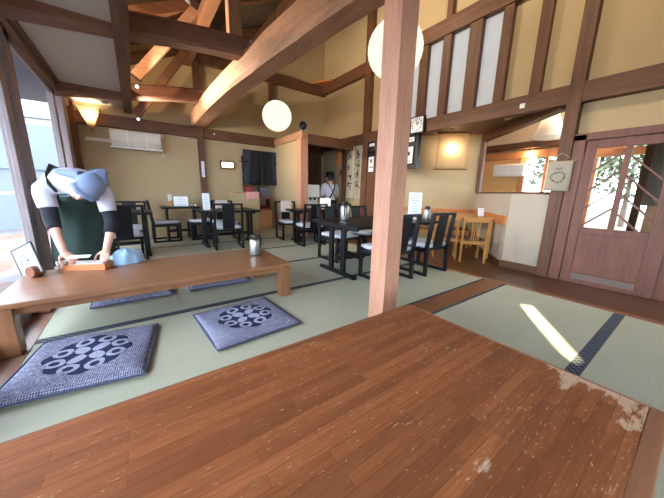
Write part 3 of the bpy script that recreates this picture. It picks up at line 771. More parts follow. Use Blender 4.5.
# ---- menus, cards and small table goods
def lines_card(m, w, h, n, z0=.02, y=-.0022):
    rnd = random.Random(n+int(w*1000)); m.mi = 1
    for i in range(n):
        z = h-.03-(h-.06)*i/max(1,n-1); L = w*rnd.uniform(.35,.75)/2
        m.box(-L, L, y-.0006, y, z-.0022, z+.0022)
    m.mi = 0
def stand_card(name, label, cat, loc, rz, w, h, frame='white', n=7, tilt=.12, ring=False):
    t = thing(name, label, cat, loc, rz, None)
    R = Matrix.Translation((0,0,.004))@Matrix.Rotation(-tilt, 4, 'X')
    m = MB().box(-w/2, w/2, -.002, .002, 0, h); lines_card(m, w, h, n)
    if ring:
        m.mi = 1
        for k in range(14):
            a = 2*PI*k/14; m.box(math.cos(a)*w*.2-.003, math.cos(a)*w*.2+.003, -.0028, -.0022, h*.72+math.sin(a)*w*.2-.003, h*.72+math.sin(a)*w*.2+.003)
        m.mi = 0
    m.xf(R).build('sheet', ['paper', 'ink'], t)
    MB().box(-w/2-.006, w/2+.006, .002, .006, 0, h+.006).xf(R).build('backing', frame, t)
    MB().box(-w/2, w/2, -.004, .05, 0, .006).build('foot', frame, t)
    return t
stand_card('menu_stand', 'tall white standing menu on the pillar table right of the pillar', 'menu', (3.2,2.44,.64), -.85, .17, .37, 'white', 9, .08, True)
stand_card('menu_stand', 'white menu card on the table before the kitchen', 'menu', (3.27,4.8,.64), -.6, .22, .22, 'white', 5, .15)
stand_card('menu_stand', 'white menu board in a dark frame on the far wall table', 'menu', (.71,6.06,.66), -.05, .25, .19, 'black', 5, .2)
stand_card('menu_stand', 'narrow white menu card standing at the left end of the table before the noren', 'menu', (1.0,5.2,.64), -.1, .11, .28, 'white', 7, .05)
stand_card('menu_stand', 'small framed card standing on the alcove table', 'menu', (4.80,2.28,FZ+.69), -.7, .10, .15, 'black', 3, .2)
# menu in wooden holder on the low table
t = thing('menu_holder', 'framed menu leaning in a round wooden holder on the low table by the glass', 'menu', (-.665,2.865,.33), math.radians(-42))
R = Matrix.Translation((-.012,-.005,.004))@Matrix.Rotation(math.radians(-24), 4, 'Y')@Matrix.Rotation(-.1, 4, 'X')
m = MB().box(-.105, .085, -.003, .002, .008, .235)
m.mi = 1
m.box(-.06,.04,-.004,-.003,.17,.173); m.box(-.06,-.057,-.004,-.003,.105,.17); m.box(-.02,.01,-.004,-.003,.15,.154); m.box(-.005,.01,-.004,-.003,.12,.134); m.box(-.03,.0,-.004,-.003,.10,.104)
m.xf(R).build('sheet', [plain('shaded menu sheet', srgb(150,144,150), .8), 'black_ink'], t)  # white paper; its backlit shade is put into the grey colour
MB().box(-.115,-.105,-.006,.006,0,.245).box(.085,.095,-.006,.006,0,.245).box(-.105,.085,-.006,.006,0,.01).box(-.105,.085,-.006,.006,.235,.245).box(-.11,.09,.002,.006,.005,.24).xf(R).build('frame', plain('dark green frame', srgb(40,54,52), .5), t, bevel=.002)
MB().tube([(.0,-.045,.042),(.0,.03,.042)], .042, 20).build('wooden_holder', wood('turned holder wood', srgb(86,50,32), srgb(128,80,52), 1, .4), t, bevel=.004)
t = thing('tea_glass', 'small milky glass on the low table between menu and wooden tray', 'glass', (-.55,3.0,.33))
MB().lathe([(0,0),(.026,0),(.033,.07),(.031,.07),(.024,.006),(0,.006)]).build('cup', 'clear', t, smooth=True)
MB().lathe([(0,.006),(.024,.006),(.029,.04),(0,.04)]).build('tea', 'amber', t)
# tray with paper sheets
t = thing('wooden_tray', 'open wooden tray under the standing person\'s hands', 'tray', (-.375,2.95,.33), math.radians(-22))
MB().box(-.145,.145,-.075,.075,0,.008).build('base', 'tray', t)
m = MB().box(-.145,.145,-.075,-.065,.008,.05).box(-.145,.145,.065,.075,.008,.05).box(-.145,-.135,-.065,.065,.008,.05).box(.135,.145,-.065,.065,.008,.05)
m.build('sides', 'tray', t, bevel=.002)
MB().box(-.125,.125,-.06,.06,.008,.034).build('partition_block', 'tray', t)
o = tag(MB().xf(Matrix.Identity(4)).box(-.115,.115,-.055,.055,0,.016).xf(Matrix.Translation((-.375,2.95,.366))@Matrix.Rotation(math.radians(-22),4,'Z')).build('paper_sheets', 'paper', bevel=.002), 'white sheets of paper lying in the wooden tray', 'paper')
# crumpled blue cloth
m = MB(); rnd = random.Random(3); nn = 22; R_ = []
for j in range(9):
    fr = j/8; row = []
    for i in range(nn):
        a = 2*PI*i/nn; r = (1-fr**2.6)*(.115+.016*math.sin(3*a+1)+.012*math.sin(7*a))*1.0+.004
        z = .006+.125*fr**.5*(1+.1*math.sin(4*a))+(.012*math.sin(5*a+fr*4)*(1-fr)*fr*3)
        row.append((r*math.cos(a)*.95, r*math.sin(a)*.62, z))
    R_.append(row)
m.loft([[(x, y, 0) for x, y, z in R_[0]]]+R_).xf(Matrix.Translation((-.13,2.99,.33)))
tag(m.build('dust_cloth', 'blue_cloth', smooth=True), 'crumpled pale blue cloth heap on the low table', 'cloth')
# things on the far tables
t = thing('chopstick_holder', 'wooden holder of chopsticks left of the far wall menu board', 'holder', (.53,6.1,.66))
MB().lathe([(0,0),(.03,0),(.032,.11),(.026,.11),(.024,.01),(0,.01)], n=14).build('holder', 'oak_z', t)
m = MB(); rnd = random.Random(5)
for i in range(9):
    a = rnd.uniform(0, 6.28); m.bar((.01*math.cos(a), .01*math.sin(a), .012), (.03*math.cos(a), .03*math.sin(a), .225+rnd.uniform(-.01,.01)), .006, .006)
m.build('chopsticks', 'paper', t)
def jar(label, loc, mat, h=.07, r=.03):
    t = thing('condiment_jar', label, 'jar', loc, 0, 'small condiment jars on the tables')
    MB().lathe([(0,0),(r,0),(r,h*.75),(r*.8,h*.82),(0,h*.82)], n=14).build('body', mat, t, smooth=True)
    MB().lathe([(0,h*.8),(r*.85,h*.8),(r*.85,h),(0,h)], n=14).build('lid', 'black', t)
jar('orange jar on the table before the kitchen, left of its white menu card', (2.98,4.84,.64), 'amber', .09, .035)
jar('orange jar beside the white menu card, nearest the pillar flask', (3.10,4.74,.64), 'amber', .06, .04)
jar('small jar right of the far wall menu board', (.90,6.1,.66), 'clear', .06, .025)
jar('small jar nearest the wall post on the far wall table', (.96,6.05,.66), 'clear', .06, .025)
jar('small jar beside the tall menu right of the pillar', (3.12,2.32,.64), 'clear', .05, .025)

# ---- lanterns
def lantern(label, loc, top):
    t = thing('paper_lantern', label, 'lantern', loc, 0, 'round paper lanterns')
    R0 = .255; prof = []
    nb = 30
    for j in range(nb+1):
        a = -PI/2+.2+(PI-.4)*j/nb; prof.append((R0*math.cos(a)*(1-.012*(j%2)), R0*.98*math.sin(a)))
    MB().lathe(prof, n=36).build('paper_shade', 'lantern', t, smooth=True)
    MB().lathe([(.0,.24),(.055,.24),(.055,.262),(0,.262)], n=16).build('top_ring', 'black', t)
    MB().tube([(0,0,.26),(0,0,top-loc[2])], .005, 6).build('cord', 'black', t)
lantern('white round paper lantern hanging before the far wall', (2.18,4.76,2.29), rz(2.18))
lantern('white round paper lantern half hidden behind the square pillar', (2.12,1.99,2.315), rz(2.12))

# ---- air conditioner on the far wall
t = thing('air_conditioner', 'ivory air conditioner high on the far wall', 'air conditioner', (.12,6.65,1.715))
pr = [(0,.02),(0,.31),(-.17,.31),(-.215,.27),(-.225,.12),(-.17,.03),(-.1,.02)]
MB().loft([[(-.385,y,z) for y,z in pr],[(.385,y,z) for y,z in pr]]).build('body', 'ivory', t, bevel=.01)
MB().box(-.40,.40,-.235,-.06,-.012,.012).build('wind_deflector', 'white', t)
for x in (-.13, .16): MB().box(x-.008, x+.008, -.236, -.224, .0, .28).build('deflector_bracket', 'white', t)
MB().box(.30,.34,-.222,-.215,.06,.075).build('indicator_panel', 'ink', t)
t = tag(MB().box(-.62,-.27,6.6,6.65,1.80,1.86).build('pipe_cover', 'ivory', bevel=.01), 'white pipe cover left of the ivory air conditioner', 'pipe')
t = tag(MB().box(.50,.58,6.60,6.65,1.98,2.04).box(.53,.55,6.63,6.65,1.6,1.98).build('cable_box', 'ivory', bevel=.004), 'small junction box with cable right of the air conditioner', 'junction box')
# ---- uplight sconce of woven bamboo
t = thing('wall_sconce', 'woven inverted pyramid sconce glowing upward in the far left corner', 'lamp', (-.50,6.65,1.93))
m = MB()
def grid_tri(m, a, b, c, n=7, r=.004):
    a, b, c = Vector(a), Vector(b), Vector(c)
    for i in range(n+1):
        k = i/n; m.tube([a.lerp(b, k), c.lerp(b, k)] if k < .97 else [a.lerp(b,.97), c.lerp(b,.97)], r, 5)
        m.tube([a.lerp(c, k), b], r, 5)
grid_tri(m, (-.16,-.02,.40), (0,-.03,0), (-.16,-.26,.40)); grid_tri(m, (-.16,-.26,.40), (0,-.03,0), (.16,-.26,.40)); grid_tri(m, (.16,-.26,.40), (0,-.03,0), (.16,-.02,.40))
m.build('bamboo_lattice', 'oak_z', t)
MB().loft([[(-.15,-.02,.39),(-.15,-.25,.39),(.15,-.25,.39),(.15,-.02,.39)],[(-.004,-.03,.012),(-.004,-.038,.012),(.004,-.038,.012),(.004,-.03,.012)]], cap=False).build('paper_liner', 'glow_cloth', t)
MB().ball((0,-.12,.3), .03).build('bulb', emit('sconce bulb', (1,.86,.62,1), 60), t)
# ---- small things on the far wall
t = thing('smoke_detector', 'round white detector under the ceiling at far left', 'detector', (-.27,6.36,2.43))
MB().lathe([(0,-.035),(.05,-.035),(.065,-.015),(.065,0),(0,0)]).build('housing', 'ivory', t, smooth=True)
MB().lathe([(0,-.042),(.018,-.042),(.02,-.034),(0,-.034)], n=14).build('sensor', 'white', t)
t = thing('wall_lamp', 'small lit white wall lamp in a wooden frame left of the noren', 'lamp', (1.78,6.65,1.55))
MB().box(-.16,.16,-.05,0,-.09,.09).build('frame', 'gold_frame', t, bevel=.008)
MB().box(-.125,.125,-.07,-.05,-.055,.055).build('diffuser', emit('soft wall lamp', (1,.88,.66,1), 1.6), t, bevel=.01)
def strip(label, loc, w, h):
    t = MB().box(-w/2, w/2, -.004, 0, -h/2, h/2); t.mi = 1
    rnd = random.Random(int(h*1000)); z = h/2-.02
    while z > -h/2+.02:
        for q in range(3): t.bar((rnd.uniform(-.3,.1)*w,-.005,z-rnd.uniform(0,.012)), (rnd.uniform(-.1,.3)*w,-.005,z-rnd.uniform(0,.012)), .002, .003)
        z -= .03
    tag(t.build('paper_strip', ['paper', 'black_ink'], loc=loc), label, 'paper strip')
strip('vertical paper strip with brush writing on the far wall post', (1.245,6.538,1.42), .06, .33)
# spot lamps
def spot(label, loc, d):
    t = thing('spot_lamp', label, 'lamp', loc, 0, 'small spot lamps on the timbers')
    d = Vector(d).normalized(); q = d.to_track_quat('Z', 'Y').to_matrix().to_4x4()
    MB().lathe([(0,-.07),(.02,-.07),(.026,-.04),(.028,.0),(.025,.0),(.022,-.012),(0,-.012)], n=16).xf(q).build('housing', 'black', t)
    MB().lathe([(0,-.010),(.021,-.010),(.017,-.004),(0,-.002)], n=16).xf(q).build('lens', 'spot_lens', t)
spot('spot lamp on the lower end of the lit strut', (.17,4.90,2.36), (-.1,-1,-.45))
spot('spot lamp at the foot of the dark far strut', (.17,5.9,2.13), (-.1,-1,-.45))
spot('added unseen spot lamp under the roof purlin, nearer the viewer', (2.55,1.0,4.03), (1,.1,-.55))  # purlin pair added out of view to brighten the upper right wall
spot('added unseen spot lamp under the roof purlin, nearer the far wall', (2.55,3.6,4.03), (1,.1,-.55))
tag(MB().ball((1.52,6.545,2.17), .018).build('wall_hook', 'white', smooth=True), 'tiny white round sensor on the far wall beam', 'sensor')
tag(MB().box(4.322,4.335,1.68,1.74,2.15,2.21).build('door_sensor', 'white', bevel=.003), 'small white square sensor on the long right beam', 'sensor')
# speaker
t = thing('wall_speaker', 'black round loudspeaker on the corner of the partition beam', 'speaker', (3.03,5.33,2.23))
MB().lathe([(0,0),(.03,0),(.03,.02),(.012,.03),(.012,.06),(0,.06)], n=14).build('stand', 'black', t)
q = Vector((-.4,-1,-.1)).to_track_quat('Z','Y').to_matrix().to_4x4()
MB().lathe([(0,-.1),(.05,-.1),(.085,-.04),(.09,.0),(0,.0)]).xf(Matrix.Translation((0,0,.13))@q).build('shell', 'black', t, smooth=True)
MB().annulus([(.08,0),(.095,.0),(.095,.012),(.08,.012)]).xf(Matrix.Translation((0,0,.13))@q).build('rim', 'ink', t)
# corner shelf
t = tag(MB().prism([(4.0,6.57),(4.42,6.57),(4.33,6.1),(4.25,6.1)], 3.72, 3.76).build('corner_shelf', 'tray', bevel=.003), 'small triangular shelf high in the far right corner', 'shelf')

# ---- noren and niche
t = thing('noren_curtain', 'dark navy split curtain hanging on a rod at the far wall', 'curtain', (2.55,6.58,1.93))
MB().tube([(-.52,0,-.28),(.45,0,-.28)], .012, 8).build('rod', 'gold_frame', t)
def cloth_strip(m, x0, x1, z0, z1, y=0, amp=.02, k=3, ph=0, nx=14, nz=8, mi=lambda u: 0):
    g = [[m.bm.verts.new((x0+(x1-x0)*i/nx, y+amp*math.sin(k*2*PI*i/nx+ph+.3*j)*(j/nz)**.5, z1+(z0-z1)*j/nz)) for i in range(nx+1)] for j in range(nz+1)]
    for j in range(nz):
        for i in range(nx):
            m.mi = mi((i+.5)/nx); m._f([g[j][i], g[j][i+1], g[j+1][i+1], g[j+1][i]])
    m.mi = 0; return m
def thick(o, d=.003):
    s = o.modifiers.new('thick', 'SOLIDIFY'); s.thickness = d; return o
for k, (a, b) in enumerate(((-.42,.008),(.012,.44))):
    thick(cloth_strip(MB(), a, b, -.80, 0, -.02, .022, 2, k*2, mi=(lambda u: 1 if u < .42 else 0) if k == 0 else (lambda u: 1 if u > .62 else 0)).build('curtain_panel', ['navy', 'navy_band'], t, smooth=True))
MB().box(-.42,.44,-.03,-.022,-.30,-.26).build('sewn_band', 'navy', t)
t = thing('half_cabinet', 'cream low cabinet at the left side of the niche', 'cabinet', (2.05,6.38,0))
MB().box(-.29,.29,-.22,.26,0,.93).build('body', 'plaster', t, bevel=.005)
MB().box(-.30,.30,-.23,.26,.93,.95).build('top_board', 'tray', t)
m = MB(); cloth_strip(m, -.02,.27,-.16,.0, -.235,.006,3)
t = thing('pink_towel', 'folded pink cloth hanging over the cream cabinet edge', 'cloth', (2.05,6.38,.953))
thick(m.build('hanging_flap', 'pink', t, smooth=True), .004); MB().box(-.02,.27,-.235,.0,0,.012).build('folded_top', 'pink', t, bevel=.004)
t = thing('lacquer_box', 'red lacquer box on the cream cabinet below the noren', 'box', (2.2,6.45,.965))
MB().box(-.09,.09,-.05,.05,0,.09).build('box', 'red', t, bevel=.006); MB().box(-.095,.095,-.055,.055,.09,.11).build('lid', 'red', t, bevel=.005)
t = thing('white_jar', 'white jar behind the left edge of the noren', 'jar', (2.17,6.85,1.31))
MB().lathe([(0,0),(.05,0),(.055,.12),(.035,.15),(0,.15)]).build('body', 'white', t, smooth=True); MB().lathe([(0,.15),(.04,.15),(.04,.175),(0,.175)], n=16).build('lid', 'red', t)
tag(MB().box(2.12,2.35,6.76,7.0,1.28,1.31).build('jar_shelf', 'tray'), 'small shelf behind the noren carrying a white jar', 'shelf')
t = thing('niche_shelf', 'brown shelf board in the niche under the noren', 'shelf', (2.67,7.12,.78))
MB().box(-.3,.3,-.15,.15,0,.035).build('board', 'tray', t, bevel=.003)
for x in (-.27, .27): MB().box(x-.015,x+.015,-.1,.1,-.27,0).build('support', 'dark_z', t)
t = thing('wrapped_stack', 'stack of clear wrapped packets on the niche shelf', 'packets', (2.82,7.1,.815))
for i in range(5): MB().box(-.15+.01*(i%2),.14+.008*(i%3),-.1,.1,i*.05,i*.05+.046).build('packet', 'floral', t, bevel=.012)
t = thing('lacquer_box', 'red lacquer box standing on the orange chest', 'box', (2.85,7.12,.51))
MB().box(-.1,.1,-.07,.07,0,.07).build('box', 'red', t, bevel=.006); MB().box(-.105,.105,-.075,.075,.07,.09).build('lid', 'red', t, bevel=.005)
t = thing('storage_chest', 'orange-brown chest on the matting in the niche', 'chest', (2.64,7.1,0))
MB().box(-.33,.33,-.18,.18,0,.48).build('body', wood('orange chest wood', srgb(206,146,104), srgb(232,176,132), 0, .4), t, bevel=.004); MB().box(-.335,.335,-.185,.185,.48,.508).build('lid', 'tray', t, bevel=.004)
for x in (-.25,.25): MB().box(x-.02,x+.02,-.19,-.18,.03,.05).build('corner_fitting', 'black', t)

# ---- kitchen end
t = thing('carved_panel', 'dark carved panel on the wall behind the white water server', 'panel', (3.86,6.6,1.5))
m = MB().box(-.42,.42,-.03,0,-.45,.5)
rnd = random.Random(8)
for i in range(60):
    x, z = rnd.uniform(-.36,.36), rnd.uniform(-.4,.44); a = rnd.uniform(0, PI); L = rnd.uniform(.03,.07)
    m.tube([(x-L*math.cos(a),-.032,z-L*math.sin(a)),(x+.02*math.sin(a),-.04,z),(x+L*math.cos(a),-.032,z+L*math.sin(a))], .012, 6)
m.build('relief', 'carved', t)
MB().box(-.45,-.42,-.045,0,-.48,.53).box(.42,.45,-.045,0,-.48,.53).box(-.42,.42,-.045,0,.5,.53).box(-.42,.42,-.045,0,-.48,-.45).build('frame', 'dark_z', t)
t = thing('serving_counter', 'brown serving counter at the kitchen edge', 'counter', (3.45,5.85,KZ))
MB().box(-.34,.32,-.22,.22,0,.72).build('body', 'dark_x', t, bevel=.004); MB().box(-.37,.35,-.25,.25,.72,.76).build('worktop', 'tray', t, bevel=.004)
t = thing('water_server', 'white water server on the kitchen counter', 'appliance', (3.47,5.8,KZ+.76))
MB().box(-.21,.21,-.15,.17,.30,.60).build('tank', 'white', t, bevel=.02); MB().box(-.17,.19,-.1,.15,0,.30).build('body', 'white', t, bevel=.015)
MB().box(-.15,.2,-.2,-.1,0,.03).build('drip_tray', 'ink', t, bevel=.004)
for x in (-.04,.08): MB().box(x-.015,x+.015,-.155,-.1,.24,.30).build('tap', 'black', t)
t = thing('linen_noren', 'tall white cloth with dark brush writing hanging by the kitchen', 'curtain', (4.33,5.14,2.08))
MB().tube([(0,-.32,0),(0,.32,0)], .01, 8).build('rod', 'gold_frame', t)
for k, (a, b) in enumerate(((-.30,-.01),(.01,.30))):
    m = cloth_strip(MB(), a, b, -1.22, 0, 0, .02, 2, k, nx=10, nz=10)
    m.mi = 1; rnd = random.Random(20+k); cxm = (a+b)/2
    for z in (-.28,-.5,-.72,-.92) if k == 0 else (-.2,-.42,-.66,-.9):
        for q in range(5):
            x, zz = cxm+rnd.uniform(-.06,.06), z+rnd.uniform(-.07,.07); an = rnd.choice((0,PI/2,.9,-.9)); L = rnd.uniform(.03,.07)
            m.bar((x-L*math.cos(an),-.026,zz-L*math.sin(an)), (x+L*math.cos(an),-.026,zz+L*math.sin(an)), .006, .02)
    m.mi = 0
    o = m.build('curtain_panel', ['linen', plain('brush ink', srgb(84,78,72), .9)], t, smooth=False); o.rotation_euler.z = -PI/2
t = thing('orange_pouch', 'orange cloth hanging on the kitchen wall', 'cloth', (4.41,5.82,2.03))
m = cloth_strip(MB(), -.16,.16,-.36,0,-.02,.03,2,1); thick(m.build('cloth', 'orange', t, smooth=True), .01).rotation_euler.z = -PI/2
MB().box(-.012,.015,-.015,.015,-.02,.02).build('hook', 'black', t)
t = thing('small_plaque', 'small brown wooden plaque below the orange cloth', 'plaque', (4.43,5.76,1.50))
MB().box(-.015,0,-.09,.09,-.10,.10).build('board', 'tray', t, bevel=.003); MB().box(-.018,-.015,-.05,.05,-.06,.06).build('writing_panel', 'dark_z', t)
def frame(label, y, z, w, h, look):
    t = thing('poster_frame', label, 'picture', (4.36,y,z), 0, 'posters on the dark wall between posts')
    MB().box(-.02,0,-w/2,w/2,-h/2,h/2).build('frame', 'black', t, bevel=.003)
    m = MB().box(-.024,-.02,-w/2+.02,w/2-.02,-h/2+.02,h/2-.02); m.mi = 1
    for q in look: m.box(-.026,-.024,q[0]*w,q[1]*w,q[2]*h,q[3]*h)
    m.build('print', ['paper', 'black_ink'], t)
MB_panel = struct(MB().box(4.36,4.45,3.38,4.72,1.48,2.09).build('trim_90', 'black'), 'black board wall between the pillar and the lamp wall')
MB_panel2 = struct(MB().box(4.36,4.45,4.45,4.72,KZ,1.48).build('trim_91', 'dark_z'))
frame('poster with a bowl of food, below the clock and right of the pillar', 3.56, 1.72, .24, .34, ((-.15,.2,-.02,.18),(-.3,.3,-.34,-.3)))
frame('wide white poster right above the food poster', 3.56, 2.0, .26, .12, ((-.3,.3,-.1,.0),))
frame('tall white poster just left of the pillar behind the noren', 4.58, 1.62, .2, .36, ((-.1,.15,.1,.3),(-.3,.2,-.2,-.14)))
frame('small dark poster high up left of the pillar', 4.58, 1.98, .2, .2, ((-.4,.4,-.4,.1),))
# clock
t = thing('wall_clock', 'square black wall clock with white dial right of the pillar', 'clock', (4.33,3.36,2.22))
MB().box(-.06,0,-.15,.15,-.15,.15).build('case', 'black', t, bevel=.012)
MB().box(-.064,-.06,-.125,.125,-.125,.125).build('dial', 'paper', t)
m = MB()
for k in range(12):
    a = 2*PI*k/12; y, z = math.sin(a)*.1, math.cos(a)*.1; m.box(-.067,-.064,y-.008,y+.008,z-.011,z+.011)
m.build('numerals', 'black_ink', t)
MB().bar((-.069,0,0), (-.069,-.045,.04), .006, .01).build('hour_hand', 'black', t); MB().bar((-.071,0,0), (-.071,.005,.085), .005, .007).build('minute_hand', 'black', t)
# tan hanging lamp cloth with bulb behind
t = thing('hanging_lamp_screen', 'tan cloth screen glowing from a lamp behind it on the alcove wall', 'lamp', (5.33,3.30,1.86), math.radians(-47.5))
thick(cloth_strip(MB(), -.29,.29,-.36,.33,-.12,.004,2).build('cloth_screen', 'sheer_cloth', t, smooth=True), .002)
MB().tube([(-.33,-.122,-.36),(.33,-.122,-.36)], .012, 8).build('bottom_rod', 'gold_frame', t); MB().tube([(-.31,-.12,.33),(.31,-.12,.33)], .01, 8).build('top_rod', 'gold_frame', t)
MB().tube([(-.2,-.12,.33),(-.2,.04,.335)], .006, 6).tube([(.2,-.12,.33),(.2,.04,.335)], .006, 6).build('bracket', 'black', t)
MB().ball((0,-.05,.03), (.075,.04,.085)).build('bulb', emit('screen lamp bulb', (1,.84,.58,1), 14), t)
MB().tube([(0,-.03,.05),(0,.05,.05)], .02, 8).build('socket', 'white', t)
# white wall hanging with wreath
t = thing('wreath_banner', 'white cloth banner with a grey wreath hanging on the right post', 'wall hanging', (4.322,1.18,1.43))
thick(cloth_strip(MB(), -.125,.125,-.36,0,-.004,.004,1,nx=8).build('cloth', 'linen', t, smooth=True), .002).rotation_euler.z = -PI/2
MB().tube([(0,-.14,0),(0,.14,0)], .006, 8).build('dowel', 'oak_x', t)
MB().tube([(0,-.125,.005),(.004,0,.10),(0,.125,.005)], .003, 6).build('string', 'linen', t)
m = MB(); m.tube([(-.014, math.cos(2*PI*k/24)*.07, math.sin(2*PI*k/24)*.06-.19) for k in range(25)], .0035, 6)
for k in range(18):
    a = 2*PI*k/18; y, z = math.cos(a)*.07, math.sin(a)*.06-.19; m.ball((-.014, y+.009*math.cos(a+k), z+.009*math.sin(a+k)), (.002,.008,.006), 8, 6)
m.box(-.017,-.015,-.04,.04,-.085,-.078); m.box(-.017,-.015,-.03,.03,-.10,-.094)
m.build('wreath_print', plain('grey green print', srgb(104,106,98), .9), t)

# ---- annex things
t = thing('air_conditioner', 'white air conditioner on the orange wall beyond the inner window', 'air conditioner', (AN,2.98,1.46))
MB().box(-.22,0,-.34,.34,0,.27).build('body', 'white', t, bevel=.02); MB().box(-.225,-.1,-.3,.3,-.01,.01).build('louvre', 'ivory', t)
t = thing('cone_lamp', 'white cone lampshade hanging in the room beyond the inner window', 'lamp', (6.0,1.88,2.0))
MB().annulus([(.24,0),(.235,.03),(.09,.42),(.06,.46),(.05,.46),(.08,.42),(.225,.02)]).build('lamp_shade', translucent('pale lampshade', (.9,.86,.8,1)), t, smooth=True)
MB().tube([(0,0,.44),(0,0,.92)], .006, 6).build('cord', 'black', t); MB().ball((0,0,.28), .04).tube([(0,0,.28),(0,0,.46)],.015,8).build('bulb', emit('cone bulb', (1,.82,.55,1), 14), t)
t = thing('pendant_bulb', 'small bright lamp on the beam in the room beyond the window', 'lamp', (AN-.18,2.6,1.93))
MB().ball((0,0,0), .04).build('bulb', emit('pendant', (1,.8,.5,1), 50), t); MB().tube([(0,0,.03),(0,0,.15)], .012, 8).build('socket', 'black', t)
t = thing('cushioned_sofa', 'sofa with grey printed cushions under the annex window', 'sofa', (AN-.35,2.2,-.1))
MB().box(-.3,.3,-.5,.5,0,.45).build('seat', 'floral', t, bevel=.05); MB().box(.1,.3,-.5,.5,.4,1.2).build('backrest', 'floral', t, bevel=.06)
t = thing('reed_screen', 'grey hanging reed screen seen through the cedar door', 'screen', (6.1,.44,.9))
MB().box(-.012,.012,-.13,.17,0,.86).build('reed_sheet', 'grey_screen', t); MB().tube([(0,-.15,.86),(0,.19,.86)], .02, 8).build('roller', 'dark_y', t); 
MB().bar((0,0,.86),(0,0,1.02),.01,.01).build('hanger', 'black', t)

# ---- outdoors
def tree(label, x, y, h, r, seed, n=1000):
    t = thing('garden_tree', label, 'tree', (x,y,-.35), 0, 'trees outside')
    rnd = random.Random(seed)
    m = MB().tube([(0,0,0),(.05,.02,h*.35),(-.04,.05,h*.75)], [.12,.09,.04], 8)
    for k in range(7):
        a = rnd.uniform(0,6.28); z = h*rnd.uniform(.35,.7); m.tube([(0,0,z),(r*.4*math.cos(a),r*.4*math.sin(a),z+.4),(r*.75*math.cos(a),r*.75*math.sin(a),z+.9)], [.05,.03,.012], 6)
    m.build('trunk', 'bark', t)
    m = MB()
    for i in range(n):
        d = Vector((rnd.gauss(0,1), rnd.gauss(0,1), rnd.gauss(0,.8))); d = d.normalized()*r*rnd.uniform(.45,1); c = Vector((0,0,h*.68))+d
        u = Vector((rnd.gauss(0,1), rnd.gauss(0,1), rnd.gauss(0,1))).normalized()*.16; v = u.orthogonal().normalized()*.09
        m._f([m.bm.verts.new(c-u), m.bm.verts.new(c+v), m.bm.verts.new(c+u), m.bm.verts.new(c-v)])
    m.build('crown', 'leaf', t)
tree('leafy garden tree seen through the left pane of the cedar door', 15, 3.6, 4.6, 1.9, 1)
tree('garden tree farther off behind the cedar door, right of the other tree', 19, 2.4, 5.2, 2.2, 2)
tree('garden tree outside the window of the orange room', 17, 10.0, 5.0, 2.2, 3)
t = thing('neighbour_house', 'white gabled house beyond the block wall outside the glass', 'house', (-5.2,22,-.4))
MB().box(-3.4,3.2,-2.5,2.5,0,4.6).build('walls', 'house', t)
m = MB(); m.loft([[(-3.8,-3,4.5),(3.7,-3,4.5),(3.7,3,4.5),(-3.8,3,4.5)],[(-3.8,-.1,6.4),(3.7,-.1,6.4),(3.7,.1,6.4),(-3.8,.1,6.4)]]).build('roof', 'rooftile', t)
for x in (-1.6, 1.6): MB().box(x-.5,x+.5,-2.54,-2.48,2.6,3.8).build('window', 'grey_screen', t)
t = thing('handrail', 'pale metal handrail outside the glass doors', 'handrail', (-2.2,7.6,-.4))
MB().tube([(-1.4,-1.2,1.0),(.2,.8,1.25),(.55,2.2,.9)], .025, 8).build('rail', 'white', t, smooth=True)
for p in ((-1.4,-1.2,1.0),(.2,.8,1.25)): MB().tube([(p[0],p[1],0),p], .02, 8).build('upright', 'white', t)

# ================================================================== people
def ring(c, rx, ry, ax, n=20, up=None):
    """elliptic ring round axis ax; rx across (sideways), ry front-back"""
    ax = Vector(ax).normalized(); side = Vector((1,0,0)); side = (side-ax*side.dot(ax)).normalized(); fr = ax.cross(side)
    return [Vector(c)+side*rx*math.cos(2*PI*k/n)+fr*ry*math.sin(2*PI*k/n) for k in range(n)]
def spine(m, secs, n=20):
    rings = []
    for i, (c, rx, ry) in enumerate(secs):
        a, b = Vector(secs[max(i-1,0)][0]), Vector(secs[min(i+1,len(secs)-1)][0]); rings.append(ring(c, rx, ry, b-a, n))
    return m.loft(rings)
def hand(m, wrist, d, palm_n, thumb_side, curl=.5, s=1.0):
    """palm with four bent fingers and a thumb; d = direction of the fingers, palm_n = palm normal"""
    w = Vector(wrist); d = Vector(d).normalized(); nrm = Vector(palm_n); nrm = (nrm-d*nrm.dot(d)).normalized(); sd = d.cross(nrm).normalized()*thumb_side
    m.tube([w-d*.02*s, w+d*.035*s, w+d*.085*s], [.024*s,.036*s,.034*s], 12, .55)
    for i, L in enumerate((.066,.076,.071,.056)):
        b = w+d*.08*s+sd*(.027-.018*i)*s
        p1 = b+(d*math.cos(curl*.4)+nrm*math.sin(curl*.4))*L*.45*s; p2 = p1+(d*math.cos(curl)+nrm*math.sin(curl))*L*.32*s; p3 = p2+(d*math.cos(curl*1.6)+nrm*math.sin(curl*1.6))*L*.26*s
        m.tube([b-d*.02*s, b, p1, p2, p3], [.010*s,.0100*s,.0092*s,.0085*s,.0066*s], 8)
    b = w+d*.025*s+sd*.022*s
    m.tube([b, b+(sd*.8+d*.5+nrm*.2)*.035*s, b+(sd*.8+d*.9+nrm*.4)*.06*s, b+(sd*.7+d*1.3+nrm*.5)*.075*s], [.014*s,.012*s,.0105*s,.008*s], 8)
def limb(m, pts, rad, n=14): return m.tube(curve(pts, 4), [q for q in interp(rad, 4)], n)
def interp(r, k):
    out = []
    for a, b in zip(r, r[1:]): out += [a+(b-a)*j/k for j in range(k)]
    return out+[r[-1]]

